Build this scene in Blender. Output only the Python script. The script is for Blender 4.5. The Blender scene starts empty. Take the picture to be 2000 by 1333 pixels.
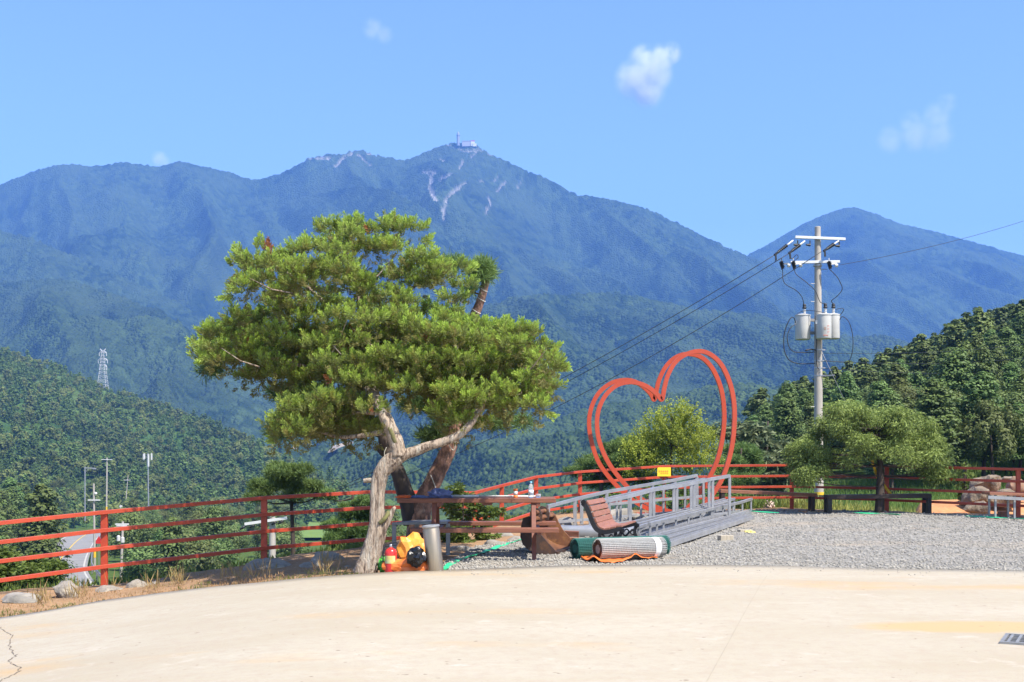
import bpy, bmesh, math, random
import numpy as np
from mathutils import Vector, Matrix, noise as mnoise
R = math.radians
random.seed(7)
rng = np.random.default_rng(11)
scene = bpy.context.scene
COL = scene.collection

# ------------------------------------------------------------------ camera, world, sun
F = 2300.0; HZ = 895.0; EYE = 1.3            # focal length and horizon row in pixels of the 2000 px photograph, eye height
cam_d = bpy.data.cameras.new('camera'); cam = bpy.data.objects.new('camera', cam_d); COL.objects.link(cam)
cam.location = (0, 0, EYE); cam.rotation_euler = (R(90), 0, 0)
cam_d.sensor_width = 36; cam_d.lens = 36 * F / 2000; cam_d.shift_y = (HZ - 666.5) / 2000
cam_d.clip_start = 0.1; cam_d.clip_end = 30000
scene.camera = cam

SUN = Vector((0.50, -0.48, 1.0)).normalized()   # direction towards the sun
sun_el = math.asin(SUN.z); sun_az = math.atan2(SUN.x, SUN.y)
world = bpy.data.worlds.new('World'); scene.world = world; world.use_nodes = True
wn = world.node_tree; wn.nodes.clear()
wo = wn.nodes.new('ShaderNodeOutputWorld'); bg = wn.nodes.new('ShaderNodeBackground'); sk = wn.nodes.new('ShaderNodeTexSky')
sk.sky_type = 'NISHITA'; sk.sun_disc = False; sk.sun_elevation = sun_el; sk.sun_rotation = sun_az
sk.altitude = 300; sk.air_density = 1.0; sk.dust_density = 1.0; sk.ozone_density = 3.8
bg.inputs[1].default_value = 0.125
wn.links.new(sk.outputs[0], bg.inputs[0]); wn.links.new(bg.outputs[0], wo.inputs[0])
sd = bpy.data.lights.new('sun', 'SUN'); sun = bpy.data.objects.new('sun', sd); COL.objects.link(sun)
sd.energy = 5.0; sd.angle = R(0.5); sd.color = (1.0, 0.94, 0.84)
sun.rotation_euler = SUN.to_track_quat('Z', 'Y').to_euler(); sun.location = (20, -20, 40)
vs = scene.view_settings
vs.view_transform = 'Standard'; vs.look = 'None'; vs.gamma = 1; vs.use_curve_mapping = False; vs.exposure = 1.06
cy = scene.cycles
cy.max_bounces = 6; cy.diffuse_bounces = 2; cy.glossy_bounces = 2; cy.transmission_bounces = 4; cy.transparent_max_bounces = 8
cy.volume_bounces = 2; cy.use_denoising = True; cy.sample_clamp_indirect = 4.0
HAZE_DENSITY = 0.00021
HAZE_COLOR = (0.18, 0.405, 1.0, 1)

# ------------------------------------------------------------------ helpers
def P(px, py, D):
    return Vector(((px - 1000) / F * D, D, EYE - (py - HZ) * D / F))
def sstep(t):
    t = min(1, max(0, t)); return t * t * (3 - 2 * t)
def nsstep(t):
    t = np.clip(t, 0, 1); return t * t * (3 - 2 * t)
def zg(x, y):                                   # the terrace: falls to the left, rises a little towards the far right
    return -0.42 * sstep((-1.0 - x) / 5) + 0.15 * sstep((y - 16) / 9) * sstep((x + 1.5) / 4)
def nzg(x, y):
    return -0.42 * nsstep((-1.0 - x) / 5) + 0.15 * nsstep((y - 16) / 9) * nsstep((x + 1.5) / 4)
def G(px, py):                                  # where the ray through a pixel meets the terrace
    D = EYE * F / max(5, py - HZ)
    for _ in range(60):
        x = (px - 1000) / F * D
        D += 0.5 * ((EYE - zg(x, D)) * F / (py - HZ) - D)
    x = (px - 1000) / F * D
    return Vector((x, D, zg(x, D)))

def tag(o, label=None, cat=None, group=None, kind=None):
    if label: o['label'] = label
    if cat: o['category'] = cat
    if group: o['group'] = group
    if kind: o['kind'] = kind
    return o
def empty(name, loc, label=None, cat=None, group=None):
    o = bpy.data.objects.new(name, None); COL.objects.link(o); o.location = loc; o.empty_display_size = 0.1
    return tag(o, label, cat, group)
def copy_tree(o, parent=None):
    c = o.copy(); COL.objects.link(c)
    if parent: c.parent = parent
    for ch in list(o.children): copy_tree(ch, c)
    return c

class MB:
    def __init__(s, M=None):
        s.v = []; s.f = []; s.M = M
    def add(s, vs, fs):
        n = len(s.v)
        if s.M is not None: vs = [s.M @ Vector(v) for v in vs]
        s.v += [tuple(v) for v in vs]; s.f += [tuple(i + n for i in f) for f in fs]; return s
    def box(s, c, size, rot=None):
        x, y, z = size[0] / 2, size[1] / 2, size[2] / 2
        vs = [Vector(p) for p in ((-x, -y, -z), (x, -y, -z), (x, y, -z), (-x, y, -z), (-x, -y, z), (x, -y, z), (x, y, z), (-x, y, z))]
        if rot is not None: vs = [rot @ v for v in vs]
        c = Vector(c)
        return s.add([c + v for v in vs], [(3, 2, 1, 0), (4, 5, 6, 7), (0, 1, 5, 4), (1, 2, 6, 5), (2, 3, 7, 6), (3, 0, 4, 7)])
    def bar(s, a, b, w, h, up=(0, 0, 1)):       # rectangular bar, w across, h along 'up'
        a = Vector(a); b = Vector(b); d = (b - a).normalized(); up = Vector(up)
        if abs(d.dot(up)) > 0.98: up = Vector((0, 1, 0))
        r = d.cross(up).normalized(); u = r.cross(d).normalized()
        vs = []
        for p in (a, b):
            for (i, j) in ((-1, -1), (1, -1), (1, 1), (-1, 1)): vs.append(p + r * (i * w / 2) + u * (j * h / 2))
        return s.add(vs, [(0, 1, 2, 3), (7, 6, 5, 4), (0, 4, 5, 1), (1, 5, 6, 2), (2, 6, 7, 3), (3, 7, 4, 0)])
    def tube(s, pts, rad, n=8, cap=True, wob=0.0, seed=0):
        pts = [Vector(p) for p in pts]; m = len(pts)
        if not hasattr(rad, '__len__'): rad = [rad] * m
        vs = []; fs = []; prev = None
        rr = random.Random(seed)
        ph = [rr.uniform(-1, 1) for _ in range(n)]
        for i, p in enumerate(pts):
            d = (pts[min(i + 1, m - 1)] - pts[max(i - 1, 0)])
            d = d.normalized() if d.length > 1e-9 else Vector((0, 0, 1))
            if prev is None:
                up = Vector((0, 0, 1)) if abs(d.z) < 0.9 else Vector((1, 0, 0))
                r = d.cross(up).normalized()
            else:
                r = (prev - d * prev.dot(d)).normalized()
            prev = r; u = d.cross(r)
            for k in range(n):
                a = 2 * math.pi * k / n
                q = rad[i] * (1 + wob * ph[k] + wob * 0.5 * rr.uniform(-1, 1))
                vs.append(p + r * (math.cos(a) * q) + u * (math.sin(a) * q))
        for i in range(m - 1):
            for k in range(n):
                a = i * n + k; b = i * n + (k + 1) % n
                fs.append((a, b, b + n, a + n))
        if cap:
            fs.append(tuple(range(n - 1, -1, -1))); fs.append(tuple(range((m - 1) * n, m * n)))
        return s.add(vs, fs)
    def lathe(s, prof, n=24, c=(0, 0, 0), M=None):   # profile of (r, z)
        vs = []; fs = []; c = Vector(c)
        for (r, z) in prof:
            for k in range(n):
                a = 2 * math.pi * k / n; p = Vector((r * math.cos(a), r * math.sin(a), z))
                if M is not None: p = M @ p
                vs.append(c + p)
        for i in range(len(prof) - 1):
            for k in range(n):
                a = i * n + k; b = i * n + (k + 1) % n
                fs.append((a, b, b + n, a + n))
        fs.append(tuple(range(n - 1, -1, -1))); fs.append(tuple(range((len(prof) - 1) * n, len(prof) * n)))
        return s.add(vs, fs)
    def prism(s, poly, d):                      # polygon of 3D points pushed along d
        n = len(poly); d = Vector(d); a = [Vector(p) for p in poly]
        return s.add(a + [p + d for p in a], [tuple(range(n - 1, -1, -1)), tuple(range(n, 2 * n))] + [(i, (i + 1) % n, (i + 1) % n + n, i + n) for i in range(n)])
    def build(s, name, mat, parent=None, smooth=False, bevel=0.0):
        me = bpy.data.meshes.new(name)
        off = Vector(parent_loc(parent)) if parent else Vector((0, 0, 0))
        me.from_pydata([(v[0] - off.x, v[1] - off.y, v[2] - off.z) for v in s.v], [], s.f)
        bm = bmesh.new(); bm.from_mesh(me); bmesh.ops.recalc_face_normals(bm, faces=bm.faces); bm.to_mesh(me); bm.free()
        if smooth: me.polygons.foreach_set('use_smooth', [True] * len(me.polygons))
        me.materials.append(mat)
        o = bpy.data.objects.new(name, me); COL.objects.link(o)
        if parent: o.parent = parent
        if bevel:
            b = o.modifiers.new('bevel', 'BEVEL'); b.width = bevel; b.segments = 2; b.limit_method = 'ANGLE'
        if smooth == 'auto':
            me.set_sharp_from_angle(angle=R(40))
        return o
def parent_loc(o):
    l = Vector((0, 0, 0))
    while o: l = l + o.location; o = o.parent
    return l
def npmesh(name, v, f, mat, parent=None, smooth=False, attrs=None, fattrs=None):
    v = np.asarray(v, dtype=np.float32).copy()
    if parent is not None: v = v - np.array(parent_loc(parent), dtype=np.float32)
    f = np.asarray(f, dtype=np.int32); k = f.shape[1]
    me = bpy.data.meshes.new(name)
    me.vertices.add(len(v)); me.vertices.foreach_set('co', v.ravel())
    me.loops.add(f.size); me.loops.foreach_set('vertex_index', f.ravel())
    me.polygons.add(len(f)); me.polygons.foreach_set('loop_start', np.arange(0, f.size, k, dtype=np.int32))
    me.polygons.foreach_set('loop_total', np.full(len(f), k, dtype=np.int32))
    if smooth: me.polygons.foreach_set('use_smooth', np.ones(len(f), dtype=bool))
    for an, av in (attrs or {}).items():
        a = me.attributes.new(an, 'FLOAT', 'POINT'); a.data.foreach_set('value', np.asarray(av, dtype=np.float32))
    me.update(calc_edges=True); me.validate()
    me.materials.append(mat)
    o = bpy.data.objects.new(name, me); COL.objects.link(o)
    if parent is not None: o.parent = parent
    return o

# ---- noise on arrays
def _h(ix, iy, seed):
    n = (ix.astype(np.int64) * 374761393 + iy.astype(np.int64) * 668265263 + seed * 982451653) & 0x7fffffff
    n = ((n ^ (n >> 13)) * 1274126177) & 0x7fffffff
    n = (n ^ (n >> 16)) & 0xffffff
    return n / float(0xffffff)
def vnoise(x, y, seed=0):
    ix = np.floor(x); iy = np.floor(y); fx = x - ix; fy = y - iy
    fx = fx * fx * (3 - 2 * fx); fy = fy * fy * (3 - 2 * fy)
    a = _h(ix, iy, seed); b = _h(ix + 1, iy, seed); c = _h(ix, iy + 1, seed); d = _h(ix + 1, iy + 1, seed)
    return (a * (1 - fx) + b * fx) * (1 - fy) + (c * (1 - fx) + d * fx) * fy
def fbm(x, y, seed=0, o=4):
    s = 0; a = 0.5
    for i in range(o):
        s = s + a * vnoise(x, y, seed + i * 17); x = x * 2.03; y = y * 2.03; a *= 0.5
    return s
def domes(x, y, cell, seed=0):                  # tree crowns as a height field: 0..1 and a tone per crown
    gx = x / cell; gy = y / cell; ix = np.floor(gx); iy = np.floor(gy)
    best = np.zeros_like(x); tone = np.zeros_like(x)
    for dx in (-1, 0, 1):
        for dy in (-1, 0, 1):
            cx = ix + dx; cy_ = iy + dy
            px_ = cx + 0.15 + 0.7 * _h(cx, cy_, seed); py_ = cy_ + 0.15 + 0.7 * _h(cx, cy_, seed + 5)
            r = 0.55 + 0.4 * _h(cx, cy_, seed + 9); hh = 0.55 + 0.45 * _h(cx, cy_, seed + 13)
            d2 = ((gx - px_) ** 2 + (gy - py_) ** 2) / (r * r)
            h = hh * np.sqrt(np.clip(1 - d2, 0, 1))
            t = _h(cx, cy_, seed + 21)
            m = h > best; best = np.where(m, h, best); tone = np.where(m, t, tone)
    return best, tone

# ------------------------------------------------------------------ materials
def nodes(m):
    m.use_nodes = True; nt = m.node_tree; nt.nodes.clear()
    out = nt.nodes.new('ShaderNodeOutputMaterial'); return nt, out
def N(nt, t, **kw):
    n = nt.nodes.new(t)
    for k, v in kw.items(): setattr(n, k, v)
    return n
def c4(c): return (c[0], c[1], c[2], 1)
def mixc(nt, fac, a, b):
    m = N(nt, 'ShaderNodeMix', data_type='RGBA')
    if isinstance(fac, float): m.inputs[0].default_value = fac
    else: nt.links.new(fac, m.inputs[0])
    for i, c in ((6, a), (7, b)):
        if isinstance(c, tuple): m.inputs[i].default_value = c4(c)
        else: nt.links.new(c, m.inputs[i])
    return m.outputs[2]
def ramp(nt, fac, lo, hi):
    m = N(nt, 'ShaderNodeMapRange'); m.clamp = True
    nt.links.new(fac, m.inputs[0]); m.inputs[1].default_value = lo; m.inputs[2].default_value = hi
    return m.outputs[0]
def texco(nt, scale=None, kind='Object'):
    t = N(nt, 'ShaderNodeTexCoord')
    if scale is None: return t.outputs[kind]
    mp = N(nt, 'ShaderNodeMapping'); nt.links.new(t.outputs[kind], mp.inputs[0]); mp.inputs[3].default_value = scale
    return mp.outputs[0]
def noise_n(nt, vec, scale, detail=4, rough=0.55):
    n = N(nt, 'ShaderNodeTexNoise'); nt.links.new(vec, n.inputs['Vector'])
    n.inputs['Scale'].default_value = scale; n.inputs['Detail'].default_value = detail; n.inputs['Roughness'].default_value = rough
    return n.outputs[0]
def mat(name, c1, c2=None, rough=0.6, metal=0.0, scale=8.0, bump=0.0, bscale=None, stretch=(1, 1, 1), lo=0.35, hi=0.65, c3=None, s3=3.0, l3=0.55, h3=0.7, bdist=0.01, spec=None):
    m = bpy.data.materials.new(name); nt, out = nodes(m)
    b = N(nt, 'ShaderNodeBsdfPrincipled'); nt.links.new(b.outputs[0], out.inputs[0])
    b.inputs['Roughness'].default_value = rough; b.inputs['Metallic'].default_value = metal
    if spec is not None: b.inputs['Specular IOR Level'].default_value = spec
    v = texco(nt, stretch)
    col = c1
    if c2: col = mixc(nt, ramp(nt, noise_n(nt, v, scale), lo, hi), c1, c2)
    if c3: col = mixc(nt, ramp(nt, noise_n(nt, v, s3, 5, 0.65), l3, h3), col, c3)
    if isinstance(col, tuple): b.inputs['Base Color'].default_value = c4(col)
    else: nt.links.new(col, b.inputs['Base Color'])
    if bump:
        bp = N(nt, 'ShaderNodeBump'); bp.inputs['Strength'].default_value = bump; bp.inputs['Distance'].default_value = bdist
        nt.links.new(noise_n(nt, v, bscale or scale * 3, 5, 0.6), bp.inputs['Height']); nt.links.new(bp.outputs[0], b.inputs['Normal'])
    return m
def leaf_mat(name, c_lo, c_hi, brown=None, trans=0.35, vary=0.25, nscale=1.2, rough=0.6):
    """leaf faces: 'tone' attribute (juniper: old inner growth to young tip; other crowns: paler towards their tops), per-tree variation, light passing through"""
    m = bpy.data.materials.new(name); nt, out = nodes(m)
    at = N(nt, 'ShaderNodeAttribute', attribute_name='tone')
    col = mixc(nt, at.outputs['Fac'], c_lo, c_hi)
    if brown:
        ab = N(nt, 'ShaderNodeAttribute', attribute_name='dry')
        col = mixc(nt, ab.outputs['Fac'], col, brown)
    oi = N(nt, 'ShaderNodeObjectInfo')
    hm = N(nt, 'ShaderNodeMapRange'); nt.links.new(oi.outputs['Random'], hm.inputs[0]); hm.inputs[3].default_value = 0.5 - vary * 0.11; hm.inputs[4].default_value = 0.5 + vary * 0.05
    nz = noise_n(nt, texco(nt), nscale, 3)
    ad = N(nt, 'ShaderNodeMath', operation='ADD'); nt.links.new(oi.outputs['Random'], ad.inputs[0]); nt.links.new(nz, ad.inputs[1])
    mr = N(nt, 'ShaderNodeMapRange'); nt.links.new(ad.outputs[0], mr.inputs[0]); mr.inputs[1].default_value = 0.3; mr.inputs[2].default_value = 1.6
    mr.inputs[3].default_value = 1 - vary; mr.inputs[4].default_value = 1 + vary
    hs = N(nt, 'ShaderNodeHueSaturation'); nt.links.new(col, hs.inputs['Color']); nt.links.new(mr.outputs[0], hs.inputs['Value']); nt.links.new(hm.outputs[0], hs.inputs['Hue'])
    d = N(nt, 'ShaderNodeBsdfPrincipled'); d.inputs['Roughness'].default_value = rough; d.inputs['Specular IOR Level'].default_value = 0.3
    nt.links.new(hs.outputs[0], d.inputs['Base Color'])
    t = N(nt, 'ShaderNodeBsdfTranslucent'); nt.links.new(hs.outputs[0], t.inputs[0])
    mx = N(nt, 'ShaderNodeMixShader'); mx.inputs[0].default_value = trans
    nt.links.new(d.outputs[0], mx.inputs[1]); nt.links.new(t.outputs[0], mx.inputs[2]); nt.links.new(mx.outputs[0], out.inputs[0])
    return m

M = {}
M['red'] = mat('red_paint', (0.44, 0.06, 0.022), (0.36, 0.046, 0.019), 0.45, 0, 6, 0.15, 60, c3=(0.28, 0.06, 0.03), s3=9, l3=0.66, h3=0.74)
M['heart_red'] = mat('coral_red_paint', (0.46, 0.062, 0.022), (0.41, 0.054, 0.02), 0.4, 0, 4, 0.08, 40)
M['table_brown'] = mat('brown_stained_wood', (0.23, 0.085, 0.045), (0.16, 0.058, 0.033), 0.6, 0, 5, 0.3, 30, (1, 8, 8))
M['brown_steel'] = mat('brown_painted_steel', (0.21, 0.07, 0.04), (0.15, 0.05, 0.03), 0.5, 0, 8)
M['slat'] = mat('orange_brown_slats', (0.29, 0.125, 0.078), (0.23, 0.095, 0.058), 0.55, 0, 6, 0.3, 30, (1, 1, 8))
M['plank'] = mat('weathered_brown_plank', (0.30, 0.12, 0.065), (0.20, 0.08, 0.045), 0.65, 0, 5, 0.3, 30, (1, 8, 8))
M['dark_wood'] = mat('dark_brown_wood', (0.035, 0.018, 0.012), (0.02, 0.012, 0.01), 0.6, 0, 6, 0.3, 30)
M['iron'] = mat('black_cast_iron', (0.012, 0.012, 0.014), (0.02, 0.02, 0.022), 0.45, 0.3, 8, 0.2, 40)
M['galv'] = mat('galvanised_steel', (0.43, 0.43, 0.44), (0.34, 0.34, 0.35), 0.42, 0.6, 5, 0.1, 40)
M['galv_dull'] = mat('dull_galvanised_steel', (0.33, 0.33, 0.34), (0.25, 0.25, 0.262), 0.55, 0.3, 4, 0.1, 40)
M['steel'] = mat('brushed_stainless', (0.42, 0.34, 0.25), (0.35, 0.285, 0.21), 0.40, 0.85, 3, 0.06, 20, (12, 12, 1))  # tan of the reflected concrete is put into the steel colour
M['rust'] = mat('rusty_steel', (0.19, 0.075, 0.03), (0.08, 0.035, 0.02), 0.75, 0.15, 4, 0.35, 25, c3=(0.26, 0.12, 0.04), s3=6)
M['rust_dark'] = mat('dark_rusty_steel', (0.055, 0.028, 0.02), (0.035, 0.02, 0.015), 0.7, 0.15, 4, 0.35, 25, c3=(0.1, 0.045, 0.02), s3=7)
M['concrete_pole'] = mat('pole_concrete', (0.40, 0.36, 0.31), (0.33, 0.30, 0.26), 0.8, 0, 3, 0.2, 30, (1, 1, 0.3))
M['white_paint'] = mat('white_painted_steel', (0.64, 0.63, 0.60), (0.56, 0.55, 0.53), 0.5, 0, 5)
M['tank'] = mat('grey_white_tank_paint', (0.54, 0.53, 0.50), (0.47, 0.46, 0.44), 0.45, 0, 3, c3=(0.5, 0.3, 0.2), s3=9, l3=0.72, h3=0.8)
M['black'] = mat('black_rubber', (0.012, 0.012, 0.013), None, 0.5)
M['wire'] = mat('black_cable', (0.02, 0.02, 0.022), None, 0.6)
M['yellow'] = mat('yellow_paint', (0.72, 0.46, 0.03), (0.62, 0.38, 0.02), 0.5, 0, 9)
M['ext_red'] = mat('extinguisher_red', (0.55, 0.03, 0.025), None, 0.25)
M['label_y'] = mat('extinguisher_label', (0.62, 0.45, 0.08), (0.45, 0.5, 0.3), 0.4, 0, 14)
M['orange_sheet'] = mat('orange_plastic_sheet', (0.80, 0.20, 0.035), (0.72, 0.16, 0.03), 0.45, 0, 5, 0.5, 9)
M['amber_sheet'] = mat('amber_plastic_sack', (0.80, 0.36, 0.05), (0.72, 0.26, 0.04), 0.35, 0, 9, 0.6, 12)
M['black_bag'] = mat('black_plastic_bag', (0.008, 0.008, 0.009), None, 0.22, 0, 5, 0.6, 14)
M['green_wire'] = mat('green_coated_wire', (0.006, 0.13, 0.10), (0.004, 0.09, 0.075), 0.45, 0, 30)
M['green_strap'] = mat('green_strap', (0.03, 0.50, 0.22), (0.02, 0.40, 0.17), 0.5, 0, 9)
M['grey_wire'] = mat('grey_galvanised_wire', (0.46, 0.46, 0.45), (0.36, 0.35, 0.33), 0.5, 0.5, 20)
M['roll_core'] = mat('wire_roll_inner_layers', (0.24, 0.235, 0.225), (0.34, 0.33, 0.32), 0.8, 0.2, 60)
M['rust_wire'] = mat('rusty_wire_ends', (0.14, 0.075, 0.045), (0.05, 0.03, 0.022), 0.8, 0.2, 40)
M['white_tape'] = mat('white_tape', (0.82, 0.82, 0.80), None, 0.5)
M['blue_cloth'] = mat('blue_denim_cloth', (0.07, 0.09, 0.22), (0.12, 0.15, 0.30), 0.9, 0, 12, 0.5, 30)
M['orange_cloth'] = mat('orange_cloth', (0.65, 0.12, 0.03), None, 0.9)
M['clear'] = None
M['rope'] = mat('pale_rope', (0.55, 0.52, 0.45), (0.42, 0.40, 0.34), 0.9, 0, 60)
M['rock'] = mat('grey_boulder', (0.32, 0.28, 0.23), (0.16, 0.14, 0.12), 0.9, 0, 2.5, 0.9, 7, c3=(0.42, 0.36, 0.27), s3=4, bdist=0.06)
M['rock_tan'] = mat('tan_weathered_rock', (0.26, 0.20, 0.14), (0.12, 0.09, 0.065), 0.95, 0, 2.2, 1.0, 6, c3=(0.08, 0.065, 0.05), s3=5, l3=0.56, h3=0.62, bdist=0.08)
M['rock_pale'] = mat('pale_boulder', (0.30, 0.27, 0.23), (0.17, 0.155, 0.13), 0.9, 0, 3, 0.8, 8, bdist=0.04)
M['soil_orange'] = mat('orange_subsoil', (0.52, 0.23, 0.09), (0.42, 0.17, 0.065), 0.95, 0, 1.5, 0.8, 6, c3=(0.55, 0.32, 0.16), s3=3, bdist=0.05)
M['bark_pale'] = mat('pale_weathered_bark', (0.40, 0.31, 0.23), (0.12, 0.08, 0.055), 0.9, 0, 7, 1.0, 9, (6, 6, 0.8), lo=0.46, hi=0.62, c3=(0.47, 0.41, 0.33), s3=2.5, l3=.5, h3=.62, bdist=0.04)
M['bark_red'] = mat('reddish_pine_bark', (0.32, 0.17, 0.115), (0.12, 0.065, 0.045), 0.9, 0, 14, 1.0, 16, (1, 1, 0.55), lo=.42, hi=.58, c3=(0.40, 0.27, 0.20), s3=9, bdist=0.04)
M['bark_dark'] = mat('dark_bark', (0.07, 0.05, 0.038), (0.035, 0.026, 0.02), 0.9, 0, 8, 0.8, 20, (1, 1, 0.4))
M['asphalt'] = mat('worn_grey_asphalt', (0.25, 0.24, 0.23), (0.20, 0.195, 0.19), 0.9, 0, 0.4, 0.1, 8)
M['road_paint'] = mat('pale_road_paint', (0.42, 0.40, 0.36), None, 0.7)
M['paddy'] = mat('yellow_green_paddy', (0.15, 0.22, 0.03), (0.11, 0.18, 0.025), 0.9, 0, 0.3, 0.5, 3)
M['bare_earth'] = mat('bare_pale_earth', (0.30, 0.25, 0.20), (0.22, 0.18, 0.14), 0.95, 0, 0.05)
M['grate'] = mat('dark_grate_steel', (0.30, 0.30, 0.30), (0.22, 0.22, 0.22), 0.6, 0.4, 9)
M['wood_block'] = mat('cut_timber_block', (0.42, 0.36, 0.27), (0.30, 0.26, 0.20), 0.85, 0, 9, 0.4, 40, (6, 6, 1))
M['pack_yellow'] = mat('yellow_wrapping', (0.72, 0.58, 0.20), (0.6, 0.45, 0.12), 0.5, 0, 20)
M['pink_rag'] = mat('pale_pink_rag', (0.62, 0.42, 0.36), (0.7, 0.55, 0.5), 0.9, 0, 9, 0.5, 20)
M['moss'] = mat('mossy_bark', (0.16, 0.15, 0.05), (0.10, 0.09, 0.04), 0.9, 0, 9, 0.9, 20)
def concrete_mat():
    m = bpy.data.materials.new('sandy_concrete'); nt, out = nodes(m)
    b = N(nt, 'ShaderNodeBsdfPrincipled'); nt.links.new(b.outputs[0], out.inputs[0]); b.inputs['Roughness'].default_value = 0.85
    b.inputs['Specular IOR Level'].default_value = 0.2
    v = texco(nt); vs_ = texco(nt, (0.4, 0.8, 1))
    c = mixc(nt, ramp(nt, noise_n(nt, vs_, 1.1, 6, 0.6), 0.36, 0.66), (0.358, 0.308, 0.226), (0.398, 0.355, 0.278))
    c = mixc(nt, ramp(nt, noise_n(nt, texco(nt, (0.25, 0.6, 1)), 0.8, 6, 0.6), 0.56, 0.68), c, (0.43, 0.295, 0.155))
    c = mixc(nt, ramp(nt, noise_n(nt, vs_, 2.7, 7, 0.7), 0.66, 0.74), c, (0.47, 0.435, 0.385))
    sp = noise_n(nt, v, 55, 3, 0.7)
    c = mixc(nt, ramp(nt, sp, 0.60, 0.72), c, (0.29, 0.23, 0.165))
    c = mixc(nt, ramp(nt, noise_n(nt, v, 9, 6, 0.75), 0.45, 0.75), c, (0.35, 0.285, 0.215))
    c = mixc(nt, ramp(nt, noise_n(nt, v, 1.7, 8, 0.8), 0.57, 0.70), c, (0.44, 0.385, 0.315))
    # the drift of orange sand beside the drain
    mp_ = N(nt, 'ShaderNodeMapping'); nt.links.new(v, mp_.inputs[0]); mp_.vector_type = 'TEXTURE'; mp_.inputs[1].default_value = (3.45, 8.95, 0.02); mp_.inputs[3].default_value = (0.95, 0.34, 1.0)
    ln = N(nt, 'ShaderNodeVectorMath', operation='LENGTH'); nt.links.new(mp_.outputs[0], ln.inputs[0])
    ad = N(nt, 'ShaderNodeMath', operation='ADD'); nt.links.new(ln.outputs['Value'], ad.inputs[0]); nt.links.new(noise_n(nt, texco(nt, (1, 2.2, 1)), 1.6, 6, 0.65), ad.inputs[1])
    st = N(nt, 'ShaderNodeMapRange'); nt.links.new(ad.outputs[0], st.inputs[0]); st.inputs[1].default_value = 1.15; st.inputs[2].default_value = 1.5; st.inputs[3].default_value = 0.8; st.inputs[4].default_value = 0
    c = mixc(nt, st.outputs[0], c, (0.44, 0.30, 0.145))
    dk = noise_n(nt, v, 16, 2, 0.4)
    c = mixc(nt, ramp(nt, dk, 0.735, 0.765), c, (0.20, 0.15, 0.11))
    nt.links.new(c, b.inputs['Base Color'])
    bp = N(nt, 'ShaderNodeBump'); bp.inputs['Strength'].default_value = 0.25; bp.inputs['Distance'].default_value = 0.01
    nt.links.new(noise_n(nt, v, 40, 5, 0.7), bp.inputs['Height']); nt.links.new(bp.outputs[0], b.inputs['Normal'])
    return m
M['concrete'] = concrete_mat()
def gravel_mat():
    m = bpy.data.materials.new('crushed_grey_gravel'); nt, out = nodes(m)
    b = N(nt, 'ShaderNodeBsdfPrincipled'); nt.links.new(b.outputs[0], out.inputs[0]); b.inputs['Roughness'].default_value = 0.9
    b.inputs['Specular IOR Level'].default_value = 0.2
    v = texco(nt)
    vo = N(nt, 'ShaderNodeTexVoronoi'); nt.links.new(v, vo.inputs['Vector']); vo.inputs['Scale'].default_value = 34
    sep = N(nt, 'ShaderNodeSeparateColor'); nt.links.new(vo.outputs['Color'], sep.inputs[0])
    c = mixc(nt, sep.outputs[0], (0.165, 0.158, 0.142), (0.385, 0.36, 0.315))
    c = mixc(nt, ramp(nt, sep.outputs[1], 0.85, 0.9), c, (0.075, 0.072, 0.07))
    c = mixc(nt, ramp(nt, noise_n(nt, texco(nt, (0.35, 1, 1)), 0.9, 5, 0.65), 0.60, 0.72), c, (0.36, 0.265, 0.18))
    c = mixc(nt, ramp(nt, noise_n(nt, texco(nt, (0.3, 1.2, 1)), 0.55, 6, 0.7), 0.52, 0.66), c, mixc(nt, sep.outputs[0], (0.24, 0.20, 0.155), (0.44, 0.37, 0.285)))
    nt.links.new(c, b.inputs['Base Color'])
    bp = N(nt, 'ShaderNodeBump'); bp.inputs['Strength'].default_value = 0.8; bp.inputs['Distance'].default_value = 0.03; bp.invert = True
    nt.links.new(vo.outputs['Distance'], bp.inputs['Height']); nt.links.new(bp.outputs[0], b.inputs['Normal'])
    return m
M['gravel'] = gravel_mat()
M['stone'] = mat('loose_gravel_stone', (0.38, 0.35, 0.30), (0.19, 0.178, 0.155), 0.9, 0, 7, 0.3, 40)
def ground_mat():                               # terrace soil, grass on the banks beyond
    m = bpy.data.materials.new('earth_and_grass'); nt, out = nodes(m)
    b = N(nt, 'ShaderNodeBsdfPrincipled'); nt.links.new(b.outputs[0], out.inputs[0]); b.inputs['Roughness'].default_value = 0.95
    b.inputs['Specular IOR Level'].default_value = 0.1
    v = texco(nt)
    soil = mixc(nt, ramp(nt, noise_n(nt, v, 2.2, 6, 0.7), 0.4, 0.62), (0.36, 0.215, 0.115), (0.27, 0.17, 0.095))
    soil = mixc(nt, ramp(nt, noise_n(nt, v, 24, 4, 0.7), 0.55, 0.68), soil, (0.42, 0.32, 0.215))
    grass = mixc(nt, ramp(nt, noise_n(nt, v, 0.6, 6, 0.7), 0.38, 0.6), (0.085, 0.12, 0.025), (0.06, 0.10, 0.022))
    at = N(nt, 'ShaderNodeAttribute', attribute_name='grass')
    c = mixc(nt, at.outputs['Fac'], soil, grass)
    nt.links.new(c, b.inputs['Base Color'])
    bp = N(nt, 'ShaderNodeBump'); bp.inputs['Strength'].default_value = 0.9; bp.inputs['Distance'].default_value = 0.04
    nt.links.new(noise_n(nt, v, 14, 6, 0.7), bp.inputs['Height']); nt.links.new(bp.outputs[0], b.inputs['Normal'])
    return m
M['ground'] = ground_mat()
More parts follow.
